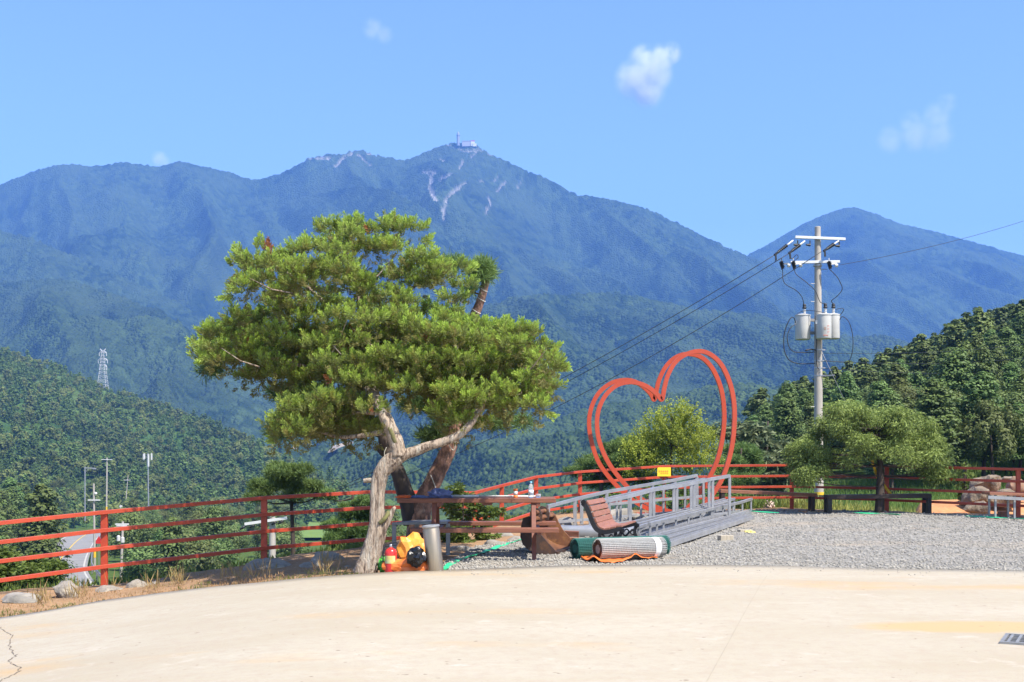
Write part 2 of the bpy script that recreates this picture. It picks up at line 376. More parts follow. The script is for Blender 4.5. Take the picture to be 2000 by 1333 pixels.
def canopy_mat(name, lo, hi, third, cell, rock=False):
    m = bpy.data.materials.new(name); nt, out = nodes(m)
    b = N(nt, 'ShaderNodeBsdfPrincipled'); nt.links.new(b.outputs[0], out.inputs[0]); b.inputs['Roughness'].default_value = 0.9
    b.inputs['Specular IOR Level'].default_value = 0.1
    v = texco(nt)
    at = N(nt, 'ShaderNodeAttribute', attribute_name='tone')
    c = mixc(nt, at.outputs['Fac'], lo, hi)
    c = mixc(nt, ramp(nt, noise_n(nt, v, 1 / (cell * 18), 5, 0.65), 0.45, 0.65), c, third)
    vo = N(nt, 'ShaderNodeTexVoronoi'); nt.links.new(v, vo.inputs['Vector']); vo.inputs['Scale'].default_value = 2.6 / cell
    if rock:
        rk = N(nt, 'ShaderNodeAttribute', attribute_name='rock')
        rc = mixc(nt, ramp(nt, noise_n(nt, v, 0.05, 5, 0.7), 0.4, 0.6), (0.33, 0.31, 0.285), (0.20, 0.19, 0.175))
        c = mixc(nt, rk.outputs['Fac'], c, rc)
    nt.links.new(c, b.inputs['Base Color'])
    bp = N(nt, 'ShaderNodeBump'); bp.inputs['Strength'].default_value = 0.9; bp.inputs['Distance'].default_value = cell * 0.45; bp.invert = True
    nt.links.new(vo.outputs['Distance'], bp.inputs['Height']); nt.links.new(bp.outputs[0], b.inputs['Normal'])
    return m
M['far_forest'] = canopy_mat('far_mountain_forest', (0.008, 0.022, 0.008), (0.062, 0.10, 0.034), (0.05, 0.078, 0.03), 9, True)
M['mid_forest'] = canopy_mat('middle_hill_forest', (0.010, 0.026, 0.009), (0.08, 0.12, 0.038), (0.06, 0.095, 0.03), 7)
M['near_forest'] = canopy_mat('near_hill_forest', (0.03, 0.07, 0.02), (0.10, 0.17, 0.045), (0.10, 0.15, 0.045), 5)
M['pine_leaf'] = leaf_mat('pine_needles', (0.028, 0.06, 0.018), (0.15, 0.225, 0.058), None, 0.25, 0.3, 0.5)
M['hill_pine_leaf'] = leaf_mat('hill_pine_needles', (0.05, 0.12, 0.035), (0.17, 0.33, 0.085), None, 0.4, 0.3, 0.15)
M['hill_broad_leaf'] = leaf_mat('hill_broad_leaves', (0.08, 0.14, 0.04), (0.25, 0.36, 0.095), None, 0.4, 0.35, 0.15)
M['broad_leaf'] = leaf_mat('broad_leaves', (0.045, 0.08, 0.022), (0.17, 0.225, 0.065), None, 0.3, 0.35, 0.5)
M['juniper_leaf'] = leaf_mat('juniper_sprays', (0.14, 0.15, 0.05), (0.44, 0.61, 0.085), (0.30, 0.11, 0.04), 0.42, 0.15, 1.2)
M['bonsai_pine_leaf'] = leaf_mat('garden_pine_needles', (0.03, 0.065, 0.02), (0.21, 0.33, 0.085), None, 0.3, 0.15, 1.5)
M['maple_leaf'] = leaf_mat('weeping_maple_leaves', (0.09, 0.125, 0.03), (0.28, 0.36, 0.09), None, 0.35, 0.2, 1.0)
M['yellow_leaf'] = leaf_mat('yellow_green_leaves', (0.15, 0.19, 0.025), (0.38, 0.47, 0.06), None, 0.4, 0.15, 1.0)
M['chestnut_leaf'] = leaf_mat('long_pale_leaves', (0.04, 0.07, 0.03), (0.20, 0.22, 0.11), None, 0.3, 0.2, 1.0)
M['weed_leaf'] = leaf_mat('fresh_weed_leaves', (0.06, 0.11, 0.02), (0.16, 0.25, 0.05), None, 0.4, 0.2, 1.5)
M['dry_grass'] = leaf_mat('dry_and_green_grass', (0.10, 0.15, 0.03), (0.40, 0.27, 0.12), None, 0.3, 0.2, 2.0)
M['bank_grass'] = leaf_mat('bank_grass', (0.12, 0.19, 0.035), (0.44, 0.42, 0.13), None, 0.35, 0.2, 0.5)
# ------------------------------------------------------------------ terrain
FPX = [-260, 0, 202, 515, 728, 865, 927, 980, 1047, 1133, 1297, 1547, 1722, 1990, 2240]
FTY = [1058, 1022, 1001, 973, 961, 962, 963, 949, 932, 922, 911, 909, 911, 917, 924]
FD = [14.0, 14.8, 15.6, 16.9, 18.0, 19.4, 20.4, 22.6, 24.2, 25.4, 26.2, 26.4, 25.3, 23.3, 21.2]
FENCE = [P(a, b, d) for a, b, d in zip(FPX, FTY, FD)]         # the line of the top rail
FX = np.array([-60.0, -30.0] + [p.x for p in FENCE] + [30.0, 60.0]); FY = np.array([4.0, 8.0] + [p.y for p in FENCE] + [12.0, 0.0])
def fence_s(x, y):
    best = np.full(np.shape(x), 1e9)
    for i in range(len(FX) - 1):
        ax, ay, bx, by = FX[i], FY[i], FX[i + 1], FY[i + 1]
        t = np.clip(((x - ax) * (bx - ax) + (y - ay) * (by - ay)) / ((bx - ax) ** 2 + (by - ay) ** 2), 0, 1)
        best = np.minimum(best, np.hypot(x - ax - t * (bx - ax), y - ay - t * (by - ay)))
    return np.where(y > np.interp(x, FX, FY), best, -best)
def valley(y):
    return np.where(y < 100, -10.0, -10.0 - 0.03 * (np.minimum(y, 1700) - 100))
HC_PX = [1200, 1350, 1440, 1500, 1600, 1700, 1780, 1860, 1940, 2000, 2200, 2700]
HC_Y = [1000, 947, 908, 871, 834, 796, 748, 704, 676, 664, 640, 605]
def terr(x, y):                                  # the land around the terrace
    x = np.asarray(x, float); y = np.asarray(y, float)
    s = fence_s(x, y); px = 1000 + F * x / np.maximum(y, 1)
    z0 = nzg(x, y)
    so = np.clip(s - 0.45, 0, None)
    zl = z0 - 0.10 * nsstep(so / 0.6) - 0.8 * np.clip(so - 0.4, 0, None)
    f = valley(y); k = 1.5
    zl = np.maximum(zl, f) + k * 0.25 * np.exp(-np.abs(zl - f) / k)
    zc = EYE - (np.interp(px, HC_PX, HC_Y) - HZ) * 220 / F
    t = np.clip((y - 42) / 178, 0, 1)
    zr = (z0 - 0.55 * nsstep(so / 2.5)) * (1 - t) + zc * t ** 0.95 - 0.25 * np.clip(y - 220, 0, 400)
    zr = zr + 1.5 * (fbm(x / 18, y / 18, 3) - 0.5) * nsstep((y - 45) / 40)
    zr = np.maximum(zr, f)
    w = nsstep((px - 1330) / 170)
    return zl * (1 - w) + zr * w
def ground_z(x, y): return float(terr(np.array([x]), np.array([y]))[0])

def grid_faces(nr, nc):
    i = np.arange(nr - 1)[:, None] * nc + np.arange(nc - 1)[None, :]
    return np.stack([i, i + 1, i + nc + 1, i + nc], -1).reshape(-1, 4)
def make_ground():
    px = np.linspace(-900, 2900, 420); D = np.concatenate([np.linspace(4, 32, 150), np.geomspace(32.4, 4500, 170)])
    PX, DD = np.meshgrid(px, D); X = (PX - 1000) / F * DD
    Z = terr(X, DD)
    s = fence_s(X, DD)
    Z = Z + (fbm(X * 1.3, DD * 1.3, 5) - 0.5) * 0.10 * nsstep((s + 2.0) / 1.5) * (DD < 60)
    Z = Z - 0.05 * nsstep((-1.2 - s) / 1.0)                 # below the concrete and the gravel
    g = nsstep((s - 0.5) / 0.5)
    o = npmesh('ground', np.stack([X, DD, Z], -1).reshape(-1, 3), grid_faces(*X.shape), M['ground'], None, True, {'grass': g.ravel()})
    tag(o, kind='structure')
make_ground()

EDGE_PX = [(-80, 1224), (0, 1210), (100, 1195), (200, 1176), (300, 1163), (400, 1151), (500, 1142), (600, 1132), (700, 1125), (760, 1121), (860, 1117), (1000, 1112), (1100, 1108), (1300, 1106), (1500, 1108), (1700, 1114), (2000, 1118), (2080, 1120)]
EDGE = [G(a, b) for a, b in EDGE_PX]
EX = np.array([-30, -12] + [p.x for p in EDGE] + [12, 30.0]); EY = np.array([6.5, 10.3] + [p.y for p in EDGE] + [13.2, 12.6])
def edge_y(x): return np.interp(x, EX, EY)
def sheet(name, xs, y0, y1, nr, dz, m, thick, amp=0.0, kind='structure', edge_noise=0.0):
    xs = np.asarray(xs); a = y0(xs); b = y1(xs)
    a = a + edge_noise * (fbm(xs * 2.0, xs * 0 + 3, 41) - 0.5)
    t = np.linspace(0, 1, nr)[:, None]
    X = np.repeat(xs[None, :], nr, 0); Y = a[None, :] * (1 - t) + b[None, :] * t
    Z = nzg(X, Y) + dz
    if amp: Z = Z + amp * (fbm(X * 1.1, Y * 1.1, 8, 5) - 0.5)
    v = np.stack([X, Y, Z], -1).reshape(-1, 3); f = grid_faces(*X.shape)
    # a skirt so that the sheet has a real edge
    n = len(xs); rim = list(range(n)) + [(i + 1) * n - 1 for i in range(1, nr)] + list(range(nr * n - 2, (nr - 1) * n - 1, -1)) + [i * n for i in range(nr - 2, 0, -1)]
    low = v[rim] - np.array([0, 0, thick]); k0 = len(v)
    sk_ = [(rim[i], k0 + i, k0 + (i + 1) % len(rim), rim[(i + 1) % len(rim)]) for i in range(len(rim))]
    o = npmesh(name, np.concatenate([v, low]), np.concatenate([f, np.array(sk_)]), m, None, False)
    return tag(o, kind=kind)
xs = np.concatenate([np.linspace(-26, -9, 14), np.linspace(-8.9, 8.9, 180), np.linspace(9, 26, 14)])
sheet('concrete_pavement', xs, lambda x: x * 0 - 12.0, edge_y, 60, 0.02, M['concrete'], 0.12)
# gravel from the edge of the concrete to the foot of the fence
GX0 = G(858, 1117).x
xs = np.linspace(GX0, 24, 330)
def grav_far(x):
    fy = np.interp(x, FX, FY) - 0.35
    near = np.interp(x, [GX0, GX0 + 0.3, 0.6, 1.6, 3.2], [14.6, 17.0, 19.6, 21.8, 25.5])
    return np.minimum(fy, np.where(x < 3.2, near, 99))
sheet('gravel_area', xs, edge_y, grav_far, 130, 0.012, M['gravel'], 0.10, 0.06, 'structure', 0.12)
def add_stones(n, on_slab=0):                               # loose stones lying proud of the gravel
    ico = bmesh.new(); bmesh.ops.create_icosphere(ico, subdivisions=1, radius=1)
    bv = np.array([v.co[:] for v in ico.verts]); bf = np.array([[v.index for v in f.verts] for f in ico.faces]); ico.free()
    x = rng.uniform(GX0, 11.0, n); u = rng.uniform(0, 1, n) ** 1.7
    a = edge_y(x); b = grav_far(x); y = np.where(np.arange(n) < on_slab, a - 0.9 * rng.uniform(0, 1, n) ** 3, a + 0.02 + (b - a) * u)
    z = nzg(x, y) + 0.012 + 0.06 * (fbm(x * 1.1, y * 1.1, 8, 5) - 0.5)
    z = np.where(np.arange(n) < on_slab, nzg(x, y) + 0.02, z)
    r = rng.uniform(0.007, 0.018, n) * np.where(np.arange(n) < on_slab, .6, 1) * (1 + 0.3 * (y - 14) / 8)
    sc = rng.uniform(0.6, 1.3, (n, 1, 3)); jit = rng.uniform(0.75, 1.25, (n, len(bv), 1))
    ang = rng.uniform(0, 6.28, n); ca, sa = np.cos(ang), np.sin(ang)
    v = bv[None] * sc * jit * r[:, None, None]
    vx = v[..., 0] * ca[:, None] - v[..., 1] * sa[:, None]; vy = v[..., 0] * sa[:, None] + v[..., 1] * ca[:, None]
    v = np.stack([vx + x[:, None], vy + y[:, None], v[..., 2] * 0.8 + z[:, None] + r[:, None] * 0.3], -1).reshape(-1, 3)
    f = (bf[None] + (np.arange(n) * len(bv))[:, None, None]).reshape(-1, 3)
    o = npmesh('loose_gravel', v, f, M['stone']); tag(o, kind='stuff')
add_stones(16000, 500)

# ------------------------------------------------------------------ mountains and hills
def layer(name, curve, Dr, Df, foot, m, cell, height, dpx, dD, spur=(0, 300, 800), back=0.25, rows_max=420, power=0.85, rock=None, seed=1, rough=0.0):
    cx = [c[0] for c in curve]; cyy = [c[1] for c in curve]
    px = np.arange(cx[0], cx[-1] + dpx, dpx)
    # a smooth ridge line through the traced points, with small natural unevenness
    ry = np.interp(px, cx, cyy); kk = np.ones(7) / 7; ry = np.convolve(np.pad(ry, 3, mode='edge'), kk, 'valid')
    dr = np.interp(px, [d[0] for d in Dr], [d[1] for d in Dr]); df = np.interp(px, [d[0] for d in Df], [d[1] for d in Df])
    nr = int(min(rows_max, np.max(dr - df) / dD)); t = np.linspace(-back, 1, nr)[:, None]
    D = dr[None] - t * (dr - df)[None]
    X = (px[None] - 1000) / F * D
    zr = EYE - (ry - HZ) * dr / F - height * 0.75
    zf = foot(df)
    tt = np.clip(t, 0, 1)
    Z = zr[None] - (zr - zf)[None] * tt ** power
    Z = np.where(t < 0, zr[None] - (-t) * (dr - df)[None] * 0.45, Z)
    amp, lx, ly = spur
    if amp:
        wx = X + lx * 0.6 * (fbm(X / (lx * 2), D / (lx * 2), seed + 3) - 0.5) + 0.35 * D
        r1 = 1 - np.abs(2 * fbm(wx / lx, D / ly, seed + 1, 3) - 1)
        r2 = 1 - np.abs(2 * fbm(wx / (lx * 0.37), D / (ly * 0.4), seed + 2, 3) - 1)
        w = np.sin(np.pi * np.clip(tt * 1.05, 0, 1) ** 0.7)
        r3 = 1 - np.abs(2 * fbm(wx / (lx * 0.14), D / (ly * 0.13), seed + 4, 2) - 1)
        Z = Z + amp * w * ((r1 - 0.75) * 1.6 + (r2 - 0.75) * 0.6 + (r3 - 0.75) * 0.10)
    if rough: Z = Z + rough * (fbm(X / 30, D / 30, seed + 30) - 0.5) * 2
    h, tone = domes(X, D, cell, seed)
    h2, _ = domes(X, D, cell * 0.6, seed + 50)
    hh = np.maximum(h, h2 * 0.75)
    attrs = {}
    if rock:
        QX = px[None] + 0 * D; QY = HZ - (Z - EYE) * F / D
        jx = QX + 9 * (fbm(QX / 9, QY / 9, 71) - 0.5); jy = QY + 9 * (fbm(QX / 9, QY / 9, 72) - 0.5)
        rk = np.zeros_like(Z)
        for pts, wd in rock:
            for (a, b), (c, d) in zip(pts[:-1], pts[1:]):
                q = np.clip(((jx - a) * (c - a) + (jy - b) * (d - b)) / ((c - a) ** 2 + (d - b) ** 2 + 1e-6), 0, 1)
                dist = np.hypot(jx - a - q * (c - a), jy - b - q * (d - b))
                rk = np.maximum(rk, np.clip((wd * 0.72 - dist) / 1.6, 0, 1))
        rk = rk * nsstep((fbm(QX / 6, QY / 6, 75, 3) - 0.22) / 0.16)
        hh = hh * (1 - rk); attrs['rock'] = rk.ravel()
    Z = Z + height * hh
    big = fbm(X / (cell * 14), D / (cell * 14), seed + 60)
    attrs['tone'] = np.clip(tone * 0.75 + (big - 0.45) * 1.2, 0, 1).ravel()
    o = npmesh(name, np.stack([X, D, Z], -1).reshape(-1, 3), grid_faces(*X.shape), m, None, True, attrs)
    tag(o, kind='structure')
    return lambda qx, qD: None
low = lambda d: valley(d) - 15
ROCKS = [([(862, 283), (900, 297), (940, 298)], 4), ([(590, 318), (612, 312), (645, 312)], 5), ([(655, 328), (672, 312), (690, 302)], 5), ([(700, 308), (712, 316), (724, 328)], 3.5),
         ([(716, 303), (735, 308)], 4), ([(836, 340), (842, 352), (838, 366), (850, 392)], 7), ([(893, 372), (876, 388), (866, 410), (866, 432)], 5.5), ([(908, 362), (893, 376)], 4), ([(882, 343), (858, 356)], 4.5),
         ([(828, 340), (850, 342)], 5), ([(953, 388), (957, 400), (950, 424)], 3.5), ([(985, 360), (972, 378)], 4), ([(962, 362), (970, 350)], 3), ([(904, 318), (898, 334)], 4), ([(860, 314), (868, 318)], 3), ([(918, 312), (928, 306)], 3), ([(1104, 366), (1116, 378)], 6), ([(1264, 403), (1272, 416)], 5), ([(940, 300), (966, 306)], 3), ([(938, 358), (946, 362)], 3), ([(1010, 375), (1020, 352)], 2.5)]
layer('main_mountain', [(-300, 400), (0, 360), (60, 335), (110, 321), (145, 320), (180, 325), (240, 316), (310, 325), (350, 314), (400, 326), (450, 336), (490, 352), (540, 342), (585, 320), (602, 306), (640, 300), (670, 302), (690, 292), (720, 295), (740, 304), (790, 313), (830, 297), (880, 277), (925, 279), (960, 301), (1000, 319), (1050, 341), (1098, 362), (1112, 374), (1120, 378), (1180, 388), (1258, 404), (1270, 408), (1280, 416), (1320, 433), (1380, 463), (1440, 492), (1500, 515), (1600, 560), (1750, 640), (1900, 700)],
      [(-300, 2900), (300, 2900), (900, 2750), (1900, 2500)], [(-300, 1450), (1900, 1400)], low, M['far_forest'], 10, 10, 2.5, 3.6, (170, 300, 1300), rock=ROCKS, seed=2)
layer('mountain_spur', [(200, 440), (420, 405), (560, 392), (640, 372), (700, 362), (760, 368), (830, 406), (900, 478), (960, 532), (1010, 563), (1080, 602), (1150, 640), (1250, 690)],
      [(200, 2950), (480, 2860), (620, 2640), (700, 2480), (760, 2350), (1080, 1950), (1250, 1800)], [(200, 1500), (1250, 1300)], low, M['far_forest'], 9, 9, 2.5, 3.6, (130, 240, 1100), seed=5)
layer('west_far_hill', [(-300, 400), (-100, 432), (0, 449), (60, 464), (150, 502), (250, 545), (340, 585), (430, 640), (520, 700), (620, 770)],
      [(-300, 2250), (620, 1850)], [(-300, 1300), (620, 1150)], low, M['far_forest'], 9, 9, 2.5, 3.2, (80, 220, 900), seed=37)
layer('east_mountain', [(1300, 620), (1400, 540), (1462, 497), (1500, 476), (1560, 441), (1600, 423), (1640, 407), (1670, 404), (1710, 417), (1760, 437), (1830, 452), (1900, 472), (2000, 499), (2150, 540), (2300, 560)],
      [(1300, 3300), (2300, 3200)], [(1300, 1700), (2300, 1500)], low, M['far_forest'], 11, 7, 2.5, 4.5, (170, 320, 1300), seed=9)
layer('west_middle_hill', [(-300, 575), (-100, 552), (0, 548), (120, 541), (230, 574), (300, 606), (380, 645), (450, 694), (500, 724), (560, 765), (640, 833), (700, 868), (760, 890), (830, 920)],
      [(-300, 1750), (120, 1650), (830, 1150)], [(-300, 900), (830, 700)], low, M['far_forest'], 8, 8, 2, 2.4, (90, 160, 600), seed=14)
layer('east_middle_hill', [(620, 900), (700, 868), (760, 812), (820, 720), (880, 640), (920, 606), (960, 594), (1010, 582), (1060, 572), (1120, 574), (1180, 569), (1260, 580), (1350, 601), (1450, 612), (1560, 642), (1650, 655), (1740, 668), (1850, 690), (2000, 700), (2250, 740)],
      [(620, 1250), (900, 1500), (1200, 1650), (2250, 1600)], [(620, 800), (2250, 850)], low, M['far_forest'], 8, 8, 2, 2.4, (95, 170, 600), seed=18)
layer('lower_hill', [(480, 880), (560, 866), (640, 884), (720, 880), (800, 872), (900, 868), (1000, 848), (1060, 822), (1130, 800), (1200, 783), (1290, 768), (1400, 752), (1480, 750), (1560, 760), (1640, 776), (1720, 800), (1900, 850)],
      [(480, 800), (1000, 800), (1400, 900), (1900, 950)], [(480, 330), (1900, 420)], low, M['mid_forest'], 7, 7.5, 2, 1.5, (26, 90, 300), seed=23, rough=2)
layer('west_near_hill', [(-400, 600), (-200, 645), (0, 690), (100, 720), (200, 760), (300, 795), (400, 830), (480, 872), (560, 910), (640, 945), (720, 975), (800, 990)],
      [(-400, 640), (300, 580), (480, 480), (640, 400), (800, 350)], [(-400, 190), (160, 215), (400, 230), (800, 260)], low, M['near_forest'], 4, 3, 3, 1.4, (10, 50, 140), seed=29)
# ------------------------------------------------------------------ trees
def rot_frames(dirs):
    """for unit vectors (n,3) two perpendicular unit vectors each"""
    ref = np.where(np.abs(dirs[:, 2:3]) < 0.9, np.array([[0, 0, 1.0]]), np.array([[1.0, 0, 0]]))
    a = np.cross(dirs, ref); a /= np.linalg.norm(a, axis=1, keepdims=True) + 1e-9
    return a, np.cross(dirs, a)
def unit(n, g=None):
    g = g or rng
    v = g.normal(size=(n, 3)); return v / (np.linalg.norm(v, axis=1, keepdims=True) + 1e-9)
def norm(v): return v / (np.linalg.norm(v, axis=-1, keepdims=True) + 1e-9)
def blades(base, dirs, length, width, g, roll=None, tip=0.35):
    """one leaf-like quad per base point, along dirs"""
    a, b = rot_frames(dirs)
    ph = g.uniform(0, np.pi, len(base))[:, None] if roll is None else roll
    w = np.cos(ph) * a + np.sin(ph) * b
    L = np.broadcast_to(np.asarray(length, float), (len(base),))[:, None]; W = np.broadcast_to(np.asarray(width, float), (len(base),))[:, None]
    mid = base + dirs * L * 0.55
    v = np.stack([base - w * W * 0.18, mid - w * W * 0.5, base + dirs * L, mid + w * W * 0.5], 1)
    f = (np.arange(len(base)) * 4)[:, None] + np.arange(4)[None]
    return v.reshape(-1, 3), f
def patches(base, nrm, size, g):
    """small leaf-clump quads, one per base point, facing nrm"""
    a, b = rot_frames(nrm); ph = g.uniform(0, 2 * np.pi, len(base))[:, None]
    u = np.cos(ph) * a + np.sin(ph) * b; w = -np.sin(ph) * a + np.cos(ph) * b
    s = np.broadcast_to(np.asarray(size, float), (len(base),))[:, None]
    k = g.uniform(0.55, 1.0, (len(base), 4, 1))
    v = np.stack([base - u * s * k[:, 0], base - w * s * k[:, 1] * 0.7, base + u * s * k[:, 2], base + w * s * k[:, 3] * 0.7], 1)
    f = (np.arange(len(base)) * 4)[:, None] + np.arange(4)[None]
    return v.reshape(-1, 3), f
def merge(parts):
    vs = []; fs = []; ts = []; n = 0
    for v, f, t in parts:
        vs.append(v); fs.append(f + n); ts.append(t); n += len(v)
    return np.concatenate(vs), np.concatenate(fs), np.concatenate(ts)
def trunk_quads(pts, rad, n=6):
    b = MB(); b.tube(pts, rad, n, cap=False); return np.array(b.v), np.array(b.f)

def forest_pine(seed, H=8.0, nb=26, per=44, size=0.34):
    """layered, open pine crown: whorls of drooping, flattened boughs with gaps between"""
    g = np.random.default_rng(seed); parts = []
    for i in range(nb):
        h = 0.30 + 0.70 * (i + g.uniform(0, 1)) / nb
        rad = 0.25 * H * (1 - h) ** 0.62 * g.uniform(0.75, 1.15) + 0.12
        a = i * 2.399 + g.uniform(-0.5, 0.5); k = g.uniform(0.35, 0.9)
        c = np.array([math.cos(a) * rad * k, math.sin(a) * rad * k, h * H + 0.06 * H * (k - 0.5)])
        e = np.array([0.16 * H * (1 - h) ** 0.5 + 0.28, 0.16 * H * (1 - h) ** 0.5 + 0.28, 0.045 * H * g.uniform(0.8, 1.5)])
        q = unit(per, g) * g.uniform(0.5, 1.0, (per, 1)) ** 0.5
        base = c + q * e
        nrm = norm(q * np.array([0.6, 0.6, 0.5]) + np.array([0, 0, 0.55]) + 0.35 * unit(per, g))
        v, f = patches(base, nrm, g.uniform(0.6, 1.3, per) * size, g)
        t = np.repeat(np.clip(0.5 + 0.45 * q[:, 2] + g.uniform(-0.2, 0.2, per), 0, 1), 4); parts.append((v, f, t))  # sunlit tops painted in: tone rises towards the top of each bough
    v, f = trunk_quads([(0, 0, -1.5), (0.1, 0, H * 0.4), (0, 0.1, H * 0.97)], [0.16, 0.12, 0.03]); parts.append((v, f, np.full(len(v), -1.0)))
    return merge(parts)
def forest_broad(seed, H=7.0, nb=30, per=42, size=0.33):
    """rounded broadleaf crown of separate leaf masses"""
    g = np.random.default_rng(seed); parts = []
    ex = g.uniform(0.30, 0.38) * H; ez = g.uniform(0.34, 0.42) * H; cz = H - ez
    for i in range(nb):
        d = unit(1, g)[0]; d[2] = d[2] if d[2] > -0.5 else -d[2]
        c = np.array([d[0] * ex, d[1] * ex, cz + d[2] * ez]) * 1.0
        c[:2] *= g.uniform(0.55, 0.95); c[2] = cz + (c[2] - cz) * g.uniform(0.6, 0.95)
        r = H * g.uniform(0.09, 0.15); q = unit(per, g) * g.uniform(0.6, 1.0, (per, 1))
        base = c + q * r
        nrm = norm(q + 0.35 * d + np.array([0, 0, 0.3]) + 0.5 * unit(per, g))
        v, f = patches(base, nrm, g.uniform(0.6, 1.25, per) * size, g)
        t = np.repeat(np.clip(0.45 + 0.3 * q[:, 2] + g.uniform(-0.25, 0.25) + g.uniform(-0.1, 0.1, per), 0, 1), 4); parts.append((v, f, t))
    v, f = trunk_quads([(0, 0, -1.5), (0.1, 0.05, H * 0.35), (0, 0, H * 0.7)], [0.17, 0.13, 0.05]); parts.append((v, f, np.full(len(v), -1.0)))
    return merge(parts)
def tree_mesh(name, vft, leaf, bark):
    v, f, t = vft
    o = npmesh(name, v, f, leaf, None, False, {'tone': np.clip(t, 0, 1)})
    me = o.data; me.materials.append(bark)
    me.polygons.foreach_set('material_index', (t[f[:, 0]] < 0).astype(np.int32))
    COL.objects.unlink(o); bpy.data.objects.remove(o); return me
PINES = [tree_mesh('pine', forest_pine(100 + i, 8, 32, 190, 0.145), M['pine_leaf'], M['bark_dark']) for i in range(4)]
BROADS = [tree_mesh('broad', forest_broad(200 + i, 7, 40, 170, 0.15), M['broad_leaf'], M['bark_dark']) for i in range(4)]
LOWP = [forest_pine(300 + i, 8, 18, 14, 0.62) for i in range(3)] ; LOWB = [forest_broad(320 + i, 7, 18, 16, 0.58) for i in range(3)]
FR = random.Random(21)
def plant(kind, x, y, z, s, label, group, cat='tree'):
    me = FR.choice(PINES if kind == 'pine_tree' else BROADS)
    o = bpy.data.objects.new(kind, me); COL.objects.link(o); o.location = (x, y, z); o.rotation_euler = (FR.uniform(-.05, .05), FR.uniform(-.05, .05), FR.uniform(0, 6.28))
    o.scale = (s * FR.uniform(0.9, 1.2), s * FR.uniform(0.9, 1.2), s * FR.uniform(0.9, 1.1))
    return tag(o, label, cat, group)
def scatter(n, pxr, Dr, mind, ok, height, power=1.0):
    pts = []; tries = 0
    while len(pts) < n and tries < n * 60:
        tries += 1
        D = Dr[0] + (Dr[1] - Dr[0]) * FR.random() ** power; px = FR.uniform(*pxr); x = (px - 1000) / F * D
        if not ok(px, D, x): continue
        md = mind * (1 + D / 400)
        if any((x - a) ** 2 + (D - b) ** 2 < md * md for a, b in pts): continue
        pts.append((x, D))
    return pts
# surface of the near hill on the west side, by casting rays onto the finished hill meshes
dg = bpy.context.evaluated_depsgraph_get(); dg.update()
from mathutils.bvhtree import BVHTree
def bvh_of(name):
    o = bpy.data.objects[name]; me = o.data
    return BVHTree.FromPolygons([v.co[:] for v in me.vertices], [p.vertices[:] for p in me.polygons])
WEST = bvh_of('west_near_hill')
def west_z(x, y):
    h = WEST.ray_cast(Vector((x, y, 500)), Vector((0, 0, -1)))
    gz = ground_z(x, y)
    return max(h[0].z if h[0] else -999, gz)
# the hillside on the right
def okr(px, D, x):
    if px < 1700 and D < 58: return False
    if px < 1405 or fence_s(np.array([x]), np.array([D]))[0] < 14: return False
    return True
right_pts = scatter(1150, (1405, 2130), (45, 238), 1.4, okr, 8, 1.2)
right_pts.sort(key=lambda p: p[1])
n_p = n_b = 0; rest_p = []; rest_b = []
for (x, D) in right_pts:
    z = ground_z(x, D) - 0.3; kp = FR.random() < 0.68; k = sstep((D - 46) / 110)
    if kp and n_p < 130:
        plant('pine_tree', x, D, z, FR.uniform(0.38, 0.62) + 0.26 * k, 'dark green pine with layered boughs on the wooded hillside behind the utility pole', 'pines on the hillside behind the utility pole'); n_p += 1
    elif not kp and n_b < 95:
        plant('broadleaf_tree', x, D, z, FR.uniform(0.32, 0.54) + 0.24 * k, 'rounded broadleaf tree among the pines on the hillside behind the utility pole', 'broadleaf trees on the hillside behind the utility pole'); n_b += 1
    else: (rest_p if kp else rest_b).append((x, D))
# the valley and the foot of the hill on the left
ROAD = [(125, 84), (113, 99), (106, 119), (117, 140), (131, 162), (152, 200), (174, 240), (200, 275)]   # (px, D) centre line
RXY = [((a - 1000) / F * d, d) for a, d in ROAD]
def road_d(x, y):
    b = 1e9
    for (ax, ay), (bx, by) in zip(RXY[:-1], RXY[1:]):
        t = min(1, max(0, ((x - ax) * (bx - ax) + (y - ay) * (by - ay)) / ((bx - ax) ** 2 + (by - ay) ** 2)))
        b = min(b, math.hypot(x - ax - t * (bx - ax), y - ay - t * (by - ay)))
    return b
def okl(px, D, x):
    if road_d(x, D) < 5.2: return False
    if D < 235 and 118 < px < 240 and D > 88: return False
    if D < 100 and px > 80: return False
    if 560 < px < 720 and D < 300: return False
    return True
left_pts = scatter(150, (-170, 120), (62, 230), 3.4, okl, 9, 0.9)
for (x, D) in left_pts:
    z = west_z(x, D) - 0.3; s = FR.uniform(0.75, 1.25)
    if FR.random() < 0.62: plant('pine_tree', x, D, z, s * 1.05, 'tall green pine beside the valley road left of the first red fence post', 'pines beside the valley road')
    else: plant('broadleaf_tree', x, D, z, s, 'leafy tree beside the valley road left of the first red fence post', 'broadleaf trees beside the valley road')
def okv(px, D, x):
    if road_d(x, D) < 5.6: return False
    if px < 214 and D < 250: return False
    if 575 < px < 700 and D < 330: return False
    if px < 250 and D < 104: return False
    return True
val_pts = scatter(135, (205, 760), (66, 330), 3.8, okv, 6, 1.0)
for (x, D) in val_pts:
    z = west_z(x, D) - 0.3
    if FR.random() < 0.25: plant('pine_tree', x, D, z, FR.uniform(0.6, 0.95), 'dark pine in the valley wood seen through the red fence', 'pines in the valley wood below the fence')
    else: plant('broadleaf_tree', x, D, z, FR.uniform(0.55, 0.95), 'bushy broadleaf tree in the valley wood seen through the red fence', 'broadleaf trees in the valley wood below the fence')
hill_pts = scatter(95, (-150, 470), (225, 330), 3.6, lambda px, D, x: road_d(x, D) > 6 and not (150 < px < 270 and D < 280), 8)
